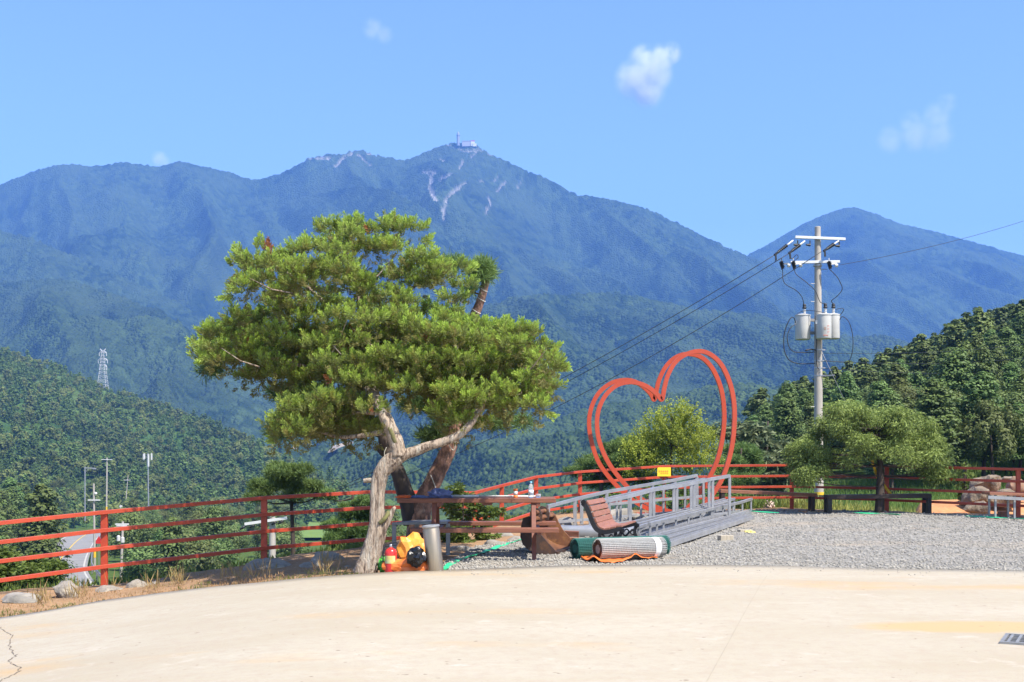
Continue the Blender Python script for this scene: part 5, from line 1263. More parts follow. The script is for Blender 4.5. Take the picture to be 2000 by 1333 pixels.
# green one lies behind, galvanised one in front
ga = Vector((P(1121, 1, 15.25).x, 15.15, 0.135)); gb_ = Vector((P(1300, 1, 15.75).x, 15.72, 0.135))
wire_roll('wire_roll', ga, gb_, .125, M['green_wire'], 'green coated wire mesh roll lying behind the grey one', 46, 40, .0035, mat('green_inner_layers', (0.004, 0.10, 0.08), (0.003, 0.06, 0.05), 0.7, 0, 60), mat('green_wire_dark', (0.004, 0.045, 0.036), None, .6))
wa = Vector((P(1166, 1, 14.85).x, 14.80, 0.155)); wb = Vector((P(1291, 1, 15.3).x, 15.22, 0.15))
wroot = wire_roll('wire_roll', wa, wb, .125, M['grey_wire'], 'grey galvanised wire mesh roll with a white band lying on the orange sheet', 40, 34, .0030, M['roll_core'], M['rust_wire'])
d = (wb - wa).normalized(); Mx = d.to_track_quat('Z', 'Y').to_matrix(); L = (wb - wa).length
b = MB(); b.lathe([(.130, L * .83), (.1325, L * .83 + .002), (.1325, L * .91), (.130, L * .91 + .002)], 40, wa, Mx); b.build('band', M['white_tape'], wroot, 'auto')
def orange_sheet():
    q = [(1129, 1086), (1150, 1079), (1180, 1082), (1215, 1080), (1240, 1076), (1270, 1082), (1284, 1092), (1262, 1095), (1235, 1100), (1200, 1103), (1165, 1100), (1140, 1097)]
    nx, ny = 46, 16; v = []; t_ = []
    for j in range(ny):
        for i in range(nx):
            u_ = i / (nx - 1); w_ = j / (ny - 1)
            px = 1130 + 154 * u_; far = np.interp(px, [1130, 1150, 1175, 1240, 1284], [1088, 1084, 1084, 1084, 1089]); nearp = np.interp(px, [1130, 1142, 1165, 1195, 1215, 1245, 1284], [1090, 1098, 1101, 1104, 1101, 1096, 1094])
            py = far + (nearp - far) * w_; p = G(px, py)
            z = .022 + .03 * abs(mnoise.noise(Vector((u_ * 9, w_ * 4, 3)))) + .055 * math.exp(-((u_ - .72) / .07) ** 2) * (w_ > .1) + .05 * math.exp(-((u_ - .20) / .05) ** 2) * w_
            v.append((p.x, p.y, p.z + z))
    o = npmesh('plastic_sheet', v, grid_faces(ny, nx), M['orange_sheet'], None, True); s = o.modifiers.new('s', 'SOLIDIFY'); s.thickness = .006
    tag(o, 'crumpled orange plastic sheet spread under the wire rolls', 'sheet')
orange_sheet()

# ------------------------------------------------------------------ galvanised frames, beams and pipe
def railing(label, name, top, posts, D0, D1, zb, tw=.055, pw=.05, group=None, lower=None, dbl=()):
    pxs = [t[0] for t in top]; d_of = lambda px: D0 + (D1 - D0) * (px - pxs[0]) / (pxs[-1] - pxs[0])
    pts = [P(px, py, d_of(px)) for px, py in top]
    root = empty(name, (pts[0].x, pts[0].y, zg(pts[0].x, pts[0].y)), label, 'steel frame', group)
    for a, c_ in zip(pts[:-1], pts[1:]):
        b = MB(); b.bar(a, c_, .05, tw); b.build('top_rail', M['galv'], root)
    ys = [t[1] for t in top]
    for px in posts:
        p = P(px, np.interp(px, pxs, ys), d_of(px)); g_ = zg(p.x, p.y) + zb; b = MB(); b.box((p.x, p.y, (p.z - tw / 2 - .002 + g_) / 2), (pw, pw, p.z - tw / 2 - .002 - g_)); b.build('upright', M['galv_dull'], root)
    if lower is not None:
        b = MB(); a = P(pxs[0], ys[0], D0); c_ = P(pxs[-1], ys[-1], D1); b.bar((a.x, a.y + .055, zg(a.x, a.y) + lower), (c_.x, c_.y + .055, zg(c_.x, c_.y) + lower), .045, .045); b.build('bottom_rail', M['galv_dull'], root)
    return root
railing('tall galvanised railing frame standing furthest back in the pile of steel frames', 'galvanised_railing', [(1069, 990), (1133, 973), (1185, 961), (1318, 938), (1361, 929)], [1071, 1123, 1136, 1185, 1229, 1274, 1318, 1361], 20.6, 23.4, .03, .055, .06, 'galvanised frames piled beside the heart', .12)
railing('tall galvanised railing frame with stepped top in the middle of the pile of steel frames', 'galvanised_railing', [(1140, 984), (1190, 978), (1228, 970), (1276, 957), (1330, 949), (1391, 936), (1425, 930)], [1190, 1231, 1270, 1277, 1316, 1322, 1350, 1356, 1385, 1392, 1425], 19.8, 22.9, .03, .06, .05, 'galvanised frames piled beside the heart', .10)
railing('low galvanised ladder frame behind the front one', 'galvanised_railing', [(1238, 1020), (1280, 1011), (1340, 996), (1415, 976)], [1240, 1262, 1290, 1320, 1352, 1385, 1415], 19.4, 24.6, .03, .05, .035, 'galvanised frames piled beside the heart', .04)
railing('low galvanised ladder frame second from the front of the pile', 'galvanised_railing', [(1238, 1027), (1280, 1016), (1345, 998), (1434, 975)], [1239, 1254, 1283, 1303, 1330, 1362, 1397, 1434], 18.8, 24.6, .03, .05, .035, 'galvanised frames piled beside the heart', .04)
railing('low galvanised ladder frame at the very front with short open uprights', 'galvanised_railing', [(1268, 1024), (1290, 1019), (1345, 1006), (1400, 992), (1445, 982), (1468, 975)], [1270, 1283, 1296, 1320, 1345, 1368, 1390, 1412, 1432, 1450, 1467], 18.3, 25.0, .03, .05, .032, 'galvanised frames piled beside the heart', .04)
railing('short galvanised railing frame between the two tall ones', 'galvanised_railing', [(1150, 986), (1196, 972), (1300, 950), (1376, 936)], [1152, 1205, 1212, 1252, 1296, 1338, 1374], 20.2, 23.1, .03, .045, .04, 'galvanised frames piled beside the heart', .42)
railing('low galvanised ladder frame in the middle of the pile of low frames', 'galvanised_railing', [(1246, 1030), (1284, 1019), (1350, 1001), (1424, 981)], [1248, 1272, 1296, 1318, 1340, 1364, 1392, 1422], 18.6, 24.2, .03, .045, .03, 'galvanised frames piled beside the heart', .14)
def beam(pa, pb, label, w=.13, h=.07, dz=0.0):
    a = G(*pa); c_ = G(*pb); b = MB(); d = (c_ - a).normalized(); r = Vector((d.y, -d.x, 0)).normalized()
    z = Vector((0, 0, .03 + dz)); b.bar(a + z + Vector((0, 0, h * .25)), c_ + z + Vector((0, 0, h * .25)), w, h * .5)
    for s_ in (-1, 1): b.bar(a + z + r * (s_ * (w / 2 - .009)) + Vector((0, 0, h * .75 + .001)), c_ + z + r * (s_ * (w / 2 - .009)) + Vector((0, 0, h * .75 + .001)), .014, h * .5)
    tag(b.build('steel_channel', M['galv'], None), label, 'steel beam', 'steel channels lying on the gravel')
beam((1300, 1073), (1467, 1017), 'long galvanised channel lying nearest on the gravel in front of the frames')
beam((1288, 1066), (1462, 1014), 'galvanised channel lying second from the front on the gravel')
beam((1268, 1062), (1462, 1009), 'galvanised channel lying third from the front under the low frames')
beam((1255, 1055), (1440, 1005), 'galvanised channel lying furthest back under the low frames')
a = P(1096, 1, 18.9); c_ = P(1243, 1, 18.6); b = MB(); b.tube([(a.x, 18.9, .115), (c_.x, 18.6, .115)], .105, 28); pm = empty('steel_pipe', ((a.x + c_.x) / 2, 18.75, 0), 'wide galvanised pipe lying behind the park bench', 'pipe'); b.build('shell', M['galv'], pm, 'auto')
b = MB(); dd = (Vector((c_.x, 18.6, .115)) - Vector((a.x, 18.9, .115))).normalized(); e = Vector((c_.x, 18.6, .115)); b.tube([e - dd * .01, e + dd * .012], .088, 24); b.build('end_cap', M['galv_dull'], pm, 'auto')

# ------------------------------------------------------------------ small things on the gravel
c = G(1418, 1057); blk = MB(); blk.box((c.x, c.y + .05, .055), (.22, .12, .10), Matrix.Rotation(R(18), 3, 'Z')); tag(blk.build('timber_block', M['wood_block'], None, False, .006), 'cut timber block on the gravel in front of the steel channels', 'block')
c = G(1452, 1041); blk = MB(); blk.box((c.x, c.y + .05, .055), (.18, .12, .10), Matrix.Rotation(R(25), 3, 'Z')); tag(blk.build('timber_block', M['wood_block'], None, False, .006), 'cut timber block beside the yellow wrapping near the end of the channels', 'block')
c = G(1464, 1042); lump('wrapping', (c.x, c.y, .05), (.17, .14, .10), M['pack_yellow'], 'crumpled yellow and green wrapping on the gravel', 'wrapping', 23, 4, .4, 2.6, -.04)
c = G(1502, 993); lump('rag', (c.x, c.y, c.z + .05), (.22, .16, .20), M['pink_rag'], 'pale pink rag lying at the foot of the fence beside the post', 'rag', 27, 4, .6, 2.2, -.06)
c = G(1462, 1046); lump('wrapping', (c.x - .05, c.y - .04, .02), (.12, .08, .04), M['green_strap'], 'scrap of green plastic in front of the yellow wrapping', 'wrapping', 28, 3, .5, 2.6, -.01)

# ------------------------------------------------------------------ benches on the right
def plank_bench(label, pxl, pxr, D, top_y, m, legs, thick=.06, depth=.34, lm='dark_wood', leg_w=.07, skew=0.0):
    a = P(pxl, top_y[0], D); c_ = P(pxr, top_y[1], D + skew); g_ = zg((a.x + c_.x) / 2, D)
    root = empty('plank_bench', ((a.x + c_.x) / 2, D, g_), label, 'bench')
    for i in range(2):
        o = Vector((0, (i - .5) * depth / 2 * 1.02, -thick / 2)); b = MB(); b.bar(a + o, c_ + o, depth / 2 - .008, thick); b.build('plank', M[m], root, False, .004)
    for px in legs:
        f_ = (px - pxl) / (pxr - pxl); p = a.lerp(c_, f_)
        for s_ in (-1, 1):
            b = MB(); gz = ground_z(p.x, p.y + s_ * depth * .36); zt = p.z - thick - .002; b.box((p.x, p.y + s_ * depth * .36, (zt + gz - .03) / 2), (leg_w, leg_w, zt - gz + .03)); b.build('leg', M[lm], root)
    return root
plank_bench('plank bench half sunlit and half in shade just before the fence right of the heart', 1405, 1592, 25.4, (956, 964), 'plank', [1410, 1585], .07, .36)
plank_bench('dark brown plank bench under the weeping maple', 1613, 1814, 24.6, (967, 964.5), 'dark_wood', [1617, 1810], .085, .36, 'iron', .085)
pb = plank_bench('weathered brown bench on thin steel legs at the far right edge', 1925, 2060, 22.6, (961, 966), 'plank', [1938, 1975, 2050], .05, .40, 'galv_dull', .035)
a = P(1930, 968, 22.38); c_ = P(2055, 974, 22.38); b = MB(); b.bar(a + Vector((0, 0, -.035)), c_ + Vector((0, 0, -.035)), .02, .06); b.build('apron', M['galv_dull'], pb)
c = G(1957, 1004); bx = MB(); bx.box((c.x * 23.0 / c.y, 23.0, c.z + .055), (.13, .12, .11), Matrix.Rotation(R(15), 3, 'Z')); tag(bx.build('timber_block', M['plank'], None, False, .004), 'small reddish block under the bench at the far right', 'block')
# painted splint tied to the maple
a = P(1703, 900, 24.5); c_ = P(1740, 966, 25.0); b = MB(); b.bar(a, P(1714, 934, 24.82), .05, .02, (0, 1, 0)); b.bar(P(1714, 932, 24.85), c_, .055, .02, (0, 1, 0)); tag(b.build('prop_board', M['yellow'], None), 'orange-yellow board propped against the weeping maple trunk', 'board')

# ------------------------------------------------------------------ rocks
RK = [('rock_pale', 40, 1168, 14.1, 96, 14, .5, 'flat grey stone slab at the left end of the soil strip'), ('rock', 130, 1151, 14.6, 58, 36, .4, 'rounded grey boulder left of the first red fence post'), ('rock', 212, 1152, 15.1, 62, 16, .35, 'low stone at the foot of the first red fence post'), ('rock', 268, 1143, 15.2, 44, 16, .3, 'small low stone just right of the first red fence post'), ('rock', 300, 1143, 15.5, 40, 12, .3, 'flat stone right of the two low stones by the first post'),
      ('rock', 520, 1104, 15.9, 116, 40, .6, 'dark shaded boulder at the foot of the second red fence post'), ('rock', 612, 1108, 15.6, 66, 24, .4, 'low rounded stone between the two dark boulders'), ('rock', 652, 1096, 16.3, 100, 42, .6, 'large dark shaded boulder just left of the juniper trunk'), ('rock', 683, 1112, 15.2, 26, 20, .2, 'small upright stone touching the juniper roots'),
      ('rock_pale', 905, 1077, 17.0, 80, 22, .5, 'pale low rock under the near end of the picnic table seat'), ('rock_pale', 965, 1067, 17.8, 66, 22, .5, 'pale low rock in the middle of the row behind the table'), ('rock_pale', 1010, 1058, 18.6, 50, 20, .4, 'pale low rock at the right end of the row behind the table'), ('rock_pale', 985, 1048, 19.4, 50, 16, .4, 'pale rock further back behind the row under the table'),
      ('rock_pale', 1108, 1022, 21.4, 46, 22, .5, 'white rock left of the park bench behind the pipe'), ('rock_pale', 1210, 1003, 23.2, 66, 20, .5, 'white rock between the uprights of the tall frames'), ('rock_pale', 1165, 1008, 22.6, 40, 16, .4, 'white rock just above the back of the park bench'), ('rock_pale', 1240, 1012, 22.3, 50, 14, .4, 'low pale rock right of the park bench seat behind the frames')]
for i, (m, px, py, D, w, h, dep, label) in enumerate(RK):
    p = P(px, py, D); s = D / F; blocky('boulder', (p.x, D, p.z - h * s * .25), (w * s * 1.05, dep, h * s * 1.6), M[m], label, 'rock', 40 + i, 0.2 * (i % 5 - 2))
RK2 = [(1936, 950, 30.5, 72, 34, .9, 'tan rock on top of the heap behind the far right fence post'), (1906, 972, 29.6, 66, 36, .8, 'dark veined tan rock at the left side of the heap'), (1912, 994, 28.6, 60, 22, .7, 'lowest tan rock of the heap resting on the orange soil'), (1962, 975, 29.4, 62, 34, .8, 'tan rock in the middle of the heap behind the bench'), (1990, 955, 31, 46, 40, .8, 'brown smooth rock at the right end of the heap'), (1975, 938, 32, 60, 12, .6, 'flat tan slab peeping over the second rail at the heap')]
for i, (px, py, D, w, h, dep, label) in enumerate(RK2):
    p = P(px, py, D); s = D / F; blocky('boulder', (p.x, D, p.z), (w * s * 1.1, dep, h * s * 1.25), M['rock_tan'] if i != 4 else mat('brown_rock', (0.32, 0.19, 0.12), (0.22, 0.13, 0.08), .9, 0, 2, .6, 6), label, 'rock', 80 + i, 0.3 * (i - 2))
def soil_bank():
    px = np.linspace(1700, 2120, 90); D = np.linspace(26.9, 36, 60); PX, DD = np.meshgrid(px, D); X = (PX - 1000) / F * DD
    u_ = nsstep((PX - 1760 - 20 * fbm(DD, DD * 0, 60)) / 40) * nsstep((DD - 26.9) / .8) * nsstep((36 - DD) / 3)
    Z = terr(X, DD) - .10 + u_ * (.22 + .45 * nsstep((DD - 27.5) / 3.5) * (.75 + .5 * fbm(X * .5, DD * .5, 61))) + .12 * (fbm(X * 2.2, DD * 2.2, 62, 5) - .5) * u_
    tag(npmesh('soil_bank', np.stack([X, DD, Z], -1).reshape(-1, 3), grid_faces(*X.shape), M['soil_orange'], None, True), kind='structure')
soil_bank()
# vine-covered stake
a = P(1885, 960, 31); b = MB(); lst = []; gg = np.random.default_rng(77)
vp = empty('vine_stake', (a.x, 31, ground_z(a.x, 31)), 'short stake wrapped in green vine left of the rock heap', 'plant'); b.box((a.x, 31, (P(0, 905, 31).z + ground_z(a.x, 31)) / 2), (.07, .07, P(0, 905, 31).z - ground_z(a.x, 31))); b.build('stake', M['bark_dark'], vp)
for k in range(120):
    c = np.array([a.x, 31, 0]) + np.array([gg.normal() * .09, gg.normal() * .09, gg.uniform(ground_z(a.x, 31), P(0, 903, 31).z)]); v, f = patches(np.repeat(c[None], 3, 0) + gg.normal(size=(3, 3)) * .03, norm(unit(3, gg) + np.array([0, -.5, .4])), .07, gg); lst.append((v, f, np.repeat(gg.uniform(0, 1, 3), 4), np.zeros(12)))
stack_tufts('leaves', lst, M['weed_leaf'], vp)

# ------------------------------------------------------------------ concrete details: crack and drain
q = [G(a, b_) for a, b_ in ((2, 1229), (12, 1239), (22, 1246), (19, 1258), (17, 1268), (26, 1278), (31, 1286), (22, 1293), (20, 1300), (36, 1308), (37, 1316), (20, 1328), (4, 1334), (-6, 1345))]
qq = []
for p in smooth_path(q, 5): qq.append(p + Vector((random.uniform(-.012, .012), random.uniform(-.03, .03), .0)))
b = MB(); n = len(qq); vs = []
for i, p in enumerate(qq):
    w = random.uniform(.0015, .006); vs += [(p.x - w, p.y, zg(p.x, p.y) + .0235), (p.x + w, p.y, zg(p.x, p.y) + .0235)]
b.add(vs, [(2 * i, 2 * i + 1, 2 * i + 3, 2 * i + 2) for i in range(n - 1)]); tag(b.build('pavement_crack', mat('crack_dark', (0.17, 0.135, 0.10), None, .95)), kind='structure')
gc = G(2034, 1260); GM = Matrix.Translation((gc.x, gc.y, 0)) @ Matrix.Rotation(R(-28), 4, 'Z')
dr_ = empty('drain_grate', (gc.x, gc.y, .02), 'grey steel drain grate set in the concrete at the right edge', 'drain')
b = MB(GM)
for (cx_, cy_, sx, sy) in ((0, -.21, .5, .025), (0, .21, .5, .025), (-.2375, 0, .025, .395), (.2375, 0, .025, .395)): b.box((cx_, cy_, .026), (sx, sy, .02))
b.build('frame', M['grate'], dr_)
b = MB(GM)
for k in range(8): b.box((-.20 + k * .057, 0, .0275), (.018, .39, .014))
for k in range(5): b.box((0, -.15 + k * .075, .026), (.45, .010, .010))
b.build('bars', M['grate'], dr_)
b = MB(GM); b.box((0, 0, .0215), (.46, .39, .002)); b.build('pit', mat('drain_dark', (.10, .09, .08), (.06, .055, .05), .9, 0, 20), dr_)  # flat dark plate standing for the hollow beneath the bars
q = smooth_path([G(*p) for p in ((1498, 1128), (1478, 1160), (1450, 1210), (1418, 1270), (1388, 1325), (1375, 1350))], 8)
b = MB(); vs = []
for i, p in enumerate(q): w = random.uniform(.001, .0035); vs += [(p.x - w, p.y, zg(p.x, p.y) + .0235), (p.x + w, p.y, zg(p.x, p.y) + .0235)]
b.add(vs, [(2 * i, 2 * i + 1, 2 * i + 3, 2 * i + 2) for i in range(len(q) - 1)]); tag(b.build('pavement_joint', mat('joint_grey', (0.30, 0.26, 0.20), None, .95)), kind='structure')
# ------------------------------------------------------------------ utility pole with transformers
UD = 40.0
def U(px, py, dd=0.0): return P(px, py, UD + dd)
ub = U(1600, 1003); ubz = ground_z(ub.x, UD); s = UD / F
up = empty('utility_pole', (ub.x, UD, ubz), 'concrete utility pole with two crossarms and three grey transformers behind the fence', 'pole')
top = U(1597, 444); gt = U(1599.6, 962)
b = MB(); b.tube([gt, U(1599, 900), U(1598, 700), top, top + Vector((0, 0, .015))], [.155, .15, .135, .10, .085], 22); b.build('shaft', M['concrete_pole'], up, 'auto')
b = MB(); b.tube([(ub.x, UD, ubz - .3), gt + Vector((0, 0, -.09))], [.165, .16], 18); b.build('guard', M['black'], up, 'auto')
b = MB(); b.tube([gt + Vector((0, 0, -.088)), gt + Vector((0, 0, .01))], [.163, .162], 18); b.build('guard_band', M['yellow'], up, 'auto')
fy = -.16
for (a, c_, hh) in (((1553, 463.5), (1651, 467.5), .085), ((1544, 513), (1640, 511.5), .085)):
    b = MB(); b.bar(U(*a, fy), U(*c_, fy), .08, hh); b.build('crossarm', M['galv'] if 0 else mat('crossarm_grey', (.66, .67, .68), (.58, .59, .6), .5, .2, 3), up, False, .005)
b = MB(); c = U(1597, 519, 0); b.lathe([(.14, -.03), (.15, -.03), (.15, .03), (.14, .03)], 20, c); c = U(1597.2, 466); b.lathe([(.112, -.03), (.122, -.03), (.122, .03), (.112, .03)], 20, c); b.build('arm_clamp', M['galv'], up, 'auto')
def insulator(a, c_):
    a = Vector(a); c_ = Vector(c_); d = (c_ - a).normalized(); L = (c_ - a).length; Mx_ = d.to_track_quat('Z', 'Y').to_matrix()
    b = MB(); b.lathe([(.02, 0), (.028, .02), (.028, L * .32), (.02, L * .36)], 10, a, Mx_); b.build('strain_rod', M['white_paint'], up, True)
    b = MB(); pr_ = []
    for k in range(6): z = L * (.38 + .09 * k); pr_ += [(.03, z), (.065 - .002 * k, z + L * .03), (.03, z + L * .06)]
    pr_ += [(.045, L * .93), (.02, L)]
    b.lathe(pr_, 12, a, Mx_); b.build('insulator', M['black'], up, True)
    b = MB(); e = c_ - d * .02; b.bar(e, e + d * .14, .05, .07); b.bar(e + d * .08, e + d * .10 + Vector((.03, 0, -.2)), .05, .06); b.build('cable_clamp', M['black'], up)
WIRE = [((1549, 470), (1517, 495), (1509, 503)), ((1572, 471), (1545, 492), (1534, 500)), ((1638, 471), (1613, 488), (1605, 498))]
wstart = []
for (a, c_, e) in WIRE:
    A = U(*a, -.2); B_ = U(*c_, -.5); insulator(A, B_); wstart.append(B_ + (B_ - A).normalized() * .14)
for (px, py) in ((1582, 468), (1558, 468), (1639, 470)):      # small post insulators below the upper arm
    c = U(px, py, -.16); b = MB(); b.box(c + Vector((0, 0, -.10)), (.035, .035, .12)); b.tube([c + Vector((0, 0, -.19)), c + Vector((-.14, -.05, -.19))], [.05, .03], 10); b.build('jumper_insulator', M['black'], up)
cut = []
for (px, py) in ((1528, 516), (1551, 516), (1621, 516)):      # fused cutouts below the lower arm
    c = U(px, py, -.30); b = MB(); b.tube([c + Vector((-.03, 0, .10)), c + Vector((.03, 0, -.16))], [.045, .045], 10)
    for k in range(4): q = c + Vector((-.018 + .012 * k, 0, .06 - .05 * k)); b.tube([q, q + Vector((.006, 0, -.022))], [.075, .05], 10)
    b.tube([c + Vector((-.09, 0, .06)), c + Vector((-.01, -.02, -.20))], .022, 8); b.build('fuse_cutout', M['black'], up)
    b = MB(); b.bar(c + Vector((.0, 0, 0)), U(px + 12, py - 1, -.18), .04, .05); b.tube([U(px + 10, py + 3, -.26), U(px + 15, py + 3, -.26)], .06, 10); b.build('cutout_bracket', M['white_paint'], up)
    b = MB(); b.tube([c + Vector((-.03, 0, .10)), c + Vector((-.035, 0, .2))], [.02, .012], 8); b.build('arrester_tip', M['white_paint'], up)
    cut.append(c + Vector((.01, 0, -.2)))
TR = [(1568, 616, 664, 14.5, -.05), (1609, 615, 662.5, 14.5, -.42), (1630, 615, 662.5, 9.6, .0)]
TC = []
for (px, yt, yb, r, dd) in TR:
    c0 = U(px, yb, dd); c1 = U(px, yt, dd); r_ = (14.5 if r > 10 else 13) * s; h = c1.z - c0.z
    if r < 10: c0.x = U(1627, 0).x; c1.x = c0.x
    b = MB(); b.lathe([(r_ * .9, 0), (r_ * .97, .015), (r_, .03), (r_ * 1.0, h - .03), (r_ * 1.06, h - .03), (r_ * 1.06, h), (r_ * .6, h + .035), (.04, h + .05)], 36, c0)
    tk = b.build('transformer_tank', M['tank'], up, 'auto')
    bx_ = c1 + Vector((.04 if r > 10 else .0, -.05, .03)); pr_ = [(.05, 0)]
    for k in range(3): pr_ += [(.035, .02 + k * .05), (.055, .035 + k * .05), (.035, .05 + k * .05)]
    b = MB(); b.lathe(pr_ + [(.03, .17), (.03, .2)], 14, bx_); o_ = b.build('bushing', M['white_paint'], tk, True)
    b = MB(); b.lathe([(.04, .18), (.075, .2), (.075, .22), (.05, .24), (.06, .28), (.05, .33), (.02, .35)], 14, bx_); b.build('bushing_cap', M['black'], tk, True)
    b = MB(); b.box(c1 + Vector((-r_ * 1.02, -.05, -.26)), (.06, .1, .12)); b.build('terminal_box', M['white_paint'], tk)
    TC.append((c0, c1, r_, bx_ + Vector((0, 0, .34)), h))
b = MB(); c = TC[1][0] + Vector((-.02, -TC[1][2] * 1.0, .33)); b.box(c, (.07, .012, .10)); b.build('nameplate', mat('nameplate_brown', (.30, .22, .18), None, .5), up)
rp = mat('red_print', (.55, .16, .10), None, .6); b = MB()
for k in range(3):                                # faded red writing on the front tank
    c = TC[1][0] + Vector((.09, -TC[1][2] * .945, .42 - k * .10)); b.box(c, (.07, .01, .012), Matrix.Rotation(R(22), 3, 'Z')); b.box(c + Vector((-.02, 0, -.03)), (.012, .01, .05), Matrix.Rotation(R(22), 3, 'Z'))
b.box(TC[1][0] + Vector((.0, -TC[1][2] * 1.003, .10)), (.16, .01, .02)); b.build('tank_print', rp, up)
for (c0, c1, r_, _, h) in TC[:1]:
    for z in (c0.z + h * .28, c0.z + h * .80):
        b = MB(); b.bar((c0.x + r_ * .95, c0.y, z), (U(1598, 0).x - .1, UD, z), .08, .09); b.build('tank_bracket', M['galv_dull'], up)
for z in (TC[1][0].z + .25, TC[1][0].z + .72):
    b = MB(); b.bar((TC[1][0].x - .03, TC[1][0].y + .2, z), (U(1598, 0).x, UD - .1, z), .08, .09); b.build('tank_bracket', M['galv_dull'], up)
for py in (684, 705, 719, 734):
    c = U(1598.4, py); b = MB(); b.lathe([(.134, -.02), (.147, -.02), (.147, .02), (.134, .02)], 20, c); b.bar(c + Vector((.12, -.04, 0)), c + Vector((.22, -.04, 0)), .035, .04); b.build('pole_band', M['galv'], up, 'auto')
b = MB()
for k in range(9): c = U(1601.5, 690 + k * 5.2, -.145); b.box(c, (.05, .03, .05)); 
b.build('spool_rack', M['galv_dull'], up)
for (px, py, sx) in ((1590, 555, -1), (1606, 527, 1), (1589, 590, -1), (1606, 760, 1), (1591, 795, -1), (1607, 830, 1)):
    c = U(1598, py); b = MB(); b.tube([c + Vector((sx * .09, -.04, 0)), c + Vector((sx * .27, -.08, 0))], .011, 6); b.build('step_bolt', M['galv_dull'], up)
b = MB(); b.bar(U(1604, 735, -.1), U(1630, 733, -.3), .04, .04); b.build('bracket_arm', M['galv_dull'], up)
def loop(pts, r=.013, nm='lead'):
    b = MB(); b.tube(smooth_path(pts, 7), r, 6); b.build(nm, M['wire'], up, True)
loop([cut[0], U(1529, 545, -.4), U(1535, 556, -.4), U(1555, 568, -.3), U(1566, 580, -.2), U(1570, 595, -.1), TC[0][3]])
loop([cut[1], U(1556, 537, -.4), U(1575, 552, -.45), U(1592, 568, -.5), U(1602, 590, -.5), TC[1][3]])
loop([cut[2], U(1634, 540, -.3), U(1641, 552, -.3), U(1645, 565, -.25), U(1636, 578, -.2), U(1624, 588, -.1), TC[2][3]])
loop([U(1554, 632, -.2), U(1551, 622, -.3), U(1544, 622, -.4), U(1535, 640, -.4), U(1531, 660, -.4), U(1532, 685, -.4), U(1541, 703, -.35), U(1556, 710, -.3), U(1575, 711, -.2), U(1592, 710, -.1)], .016)
loop([U(1554, 634, -.2), U(1545, 640, -.3), U(1538, 655, -.35), U(1540, 675, -.35), U(1550, 687, -.3), U(1570, 689, -.25), U(1592, 688, -.1)], .014)
loop([U(1640, 625, -.1), U(1645, 619, -.2), U(1655, 625, -.3), U(1662, 640, -.3), U(1666, 662, -.3), U(1665, 685, -.3), U(1660, 703, -.2), U(1654, 708, -.1), U(1610, 705, -.1)], .013)
loop([U(1556, 615, -.2), U(1565, 609, -.2), U(1580, 607, -.3), U(1600, 609, -.5), U(1612, 612, -.5)], .010)
loop([U(1641, 616, -.1), U(1648, 605, -.2), U(1640, 603, -.2), U(1632, 605, -.2)], .011)
loop([U(1592, 684, -.2), U(1582, 683, -.4), U(1574, 685, -.5)], .03)
loop([U(1596, 640, -.15), U(1594, 690, -.16), U(1596, 715, -.16), U(1600, 722, -.16)], .014)
loop([wstart[0] + Vector((.05, 0, -.15)), U(1514, 512, -.4), U(1520, 508, -.4), U(1526, 505, -.4), U(1526, 512, -.35)], .011)
loop([wstart[1] + Vector((.05, 0, -.15)), U(1548, 505, -.4), U(1556, 498, -.4), U(1559, 503, -.4), U(1554, 508, -.4), U(1550, 513, -.35)], .011)
# overhead lines
def span(name, a, c_, sag, r, label, group=None):
    a = Vector(a); c_ = Vector(c_); pts = [a.lerp(c_, t) + Vector((0, 0, -4 * sag * t * (1 - t))) for t in np.linspace(0, 1, 40)]
    b = MB(); b.tube(pts, r, 6); return tag(b.build(name, M['wire'], None, True), label, 'cable', group)
VD = 44.0
vt = P(532, 1014, VD)
span('power_line', wstart[0], P(478, 1028, VD), .55, .012, 'topmost black line running down left from the outer insulator of the utility pole')
span('power_line', wstart[1], P(500, 1022, VD), .60, .012, 'black line running down left from the second insulator of the utility pole')
span('power_line', wstart[2] + Vector((-.05, 0, .0)), P(552, 1014, VD), .85, .012, 'lowest black line running down left from behind the pole shaft')
span('power_line', U(1640, 518, .1), P(2400, 250, 60), .9, .009, 'thin line running up right from the lower crossarm of the utility pole')
for i, (py, qx, qy, lb) in enumerate(((690, 2150, 640, 'upper'), (705.5, 2150, 672, 'middle'), (719.5, 2150, 700, 'lower'))):
    span('power_line', U(1604, py, -.1), P(qx, qy, 75), .5, .008, lb + ' thin line running right from the rack below the transformers')
gy_ = MB(); gy_.tube([U(1606, 690, -.1), U(1652, 788, 1.5), U(1692, 875, 3)], .012, 6); tag(gy_.build('guy_wire', M['galv'], None, True), 'pale stay wire slanting down right from the utility pole', 'cable')

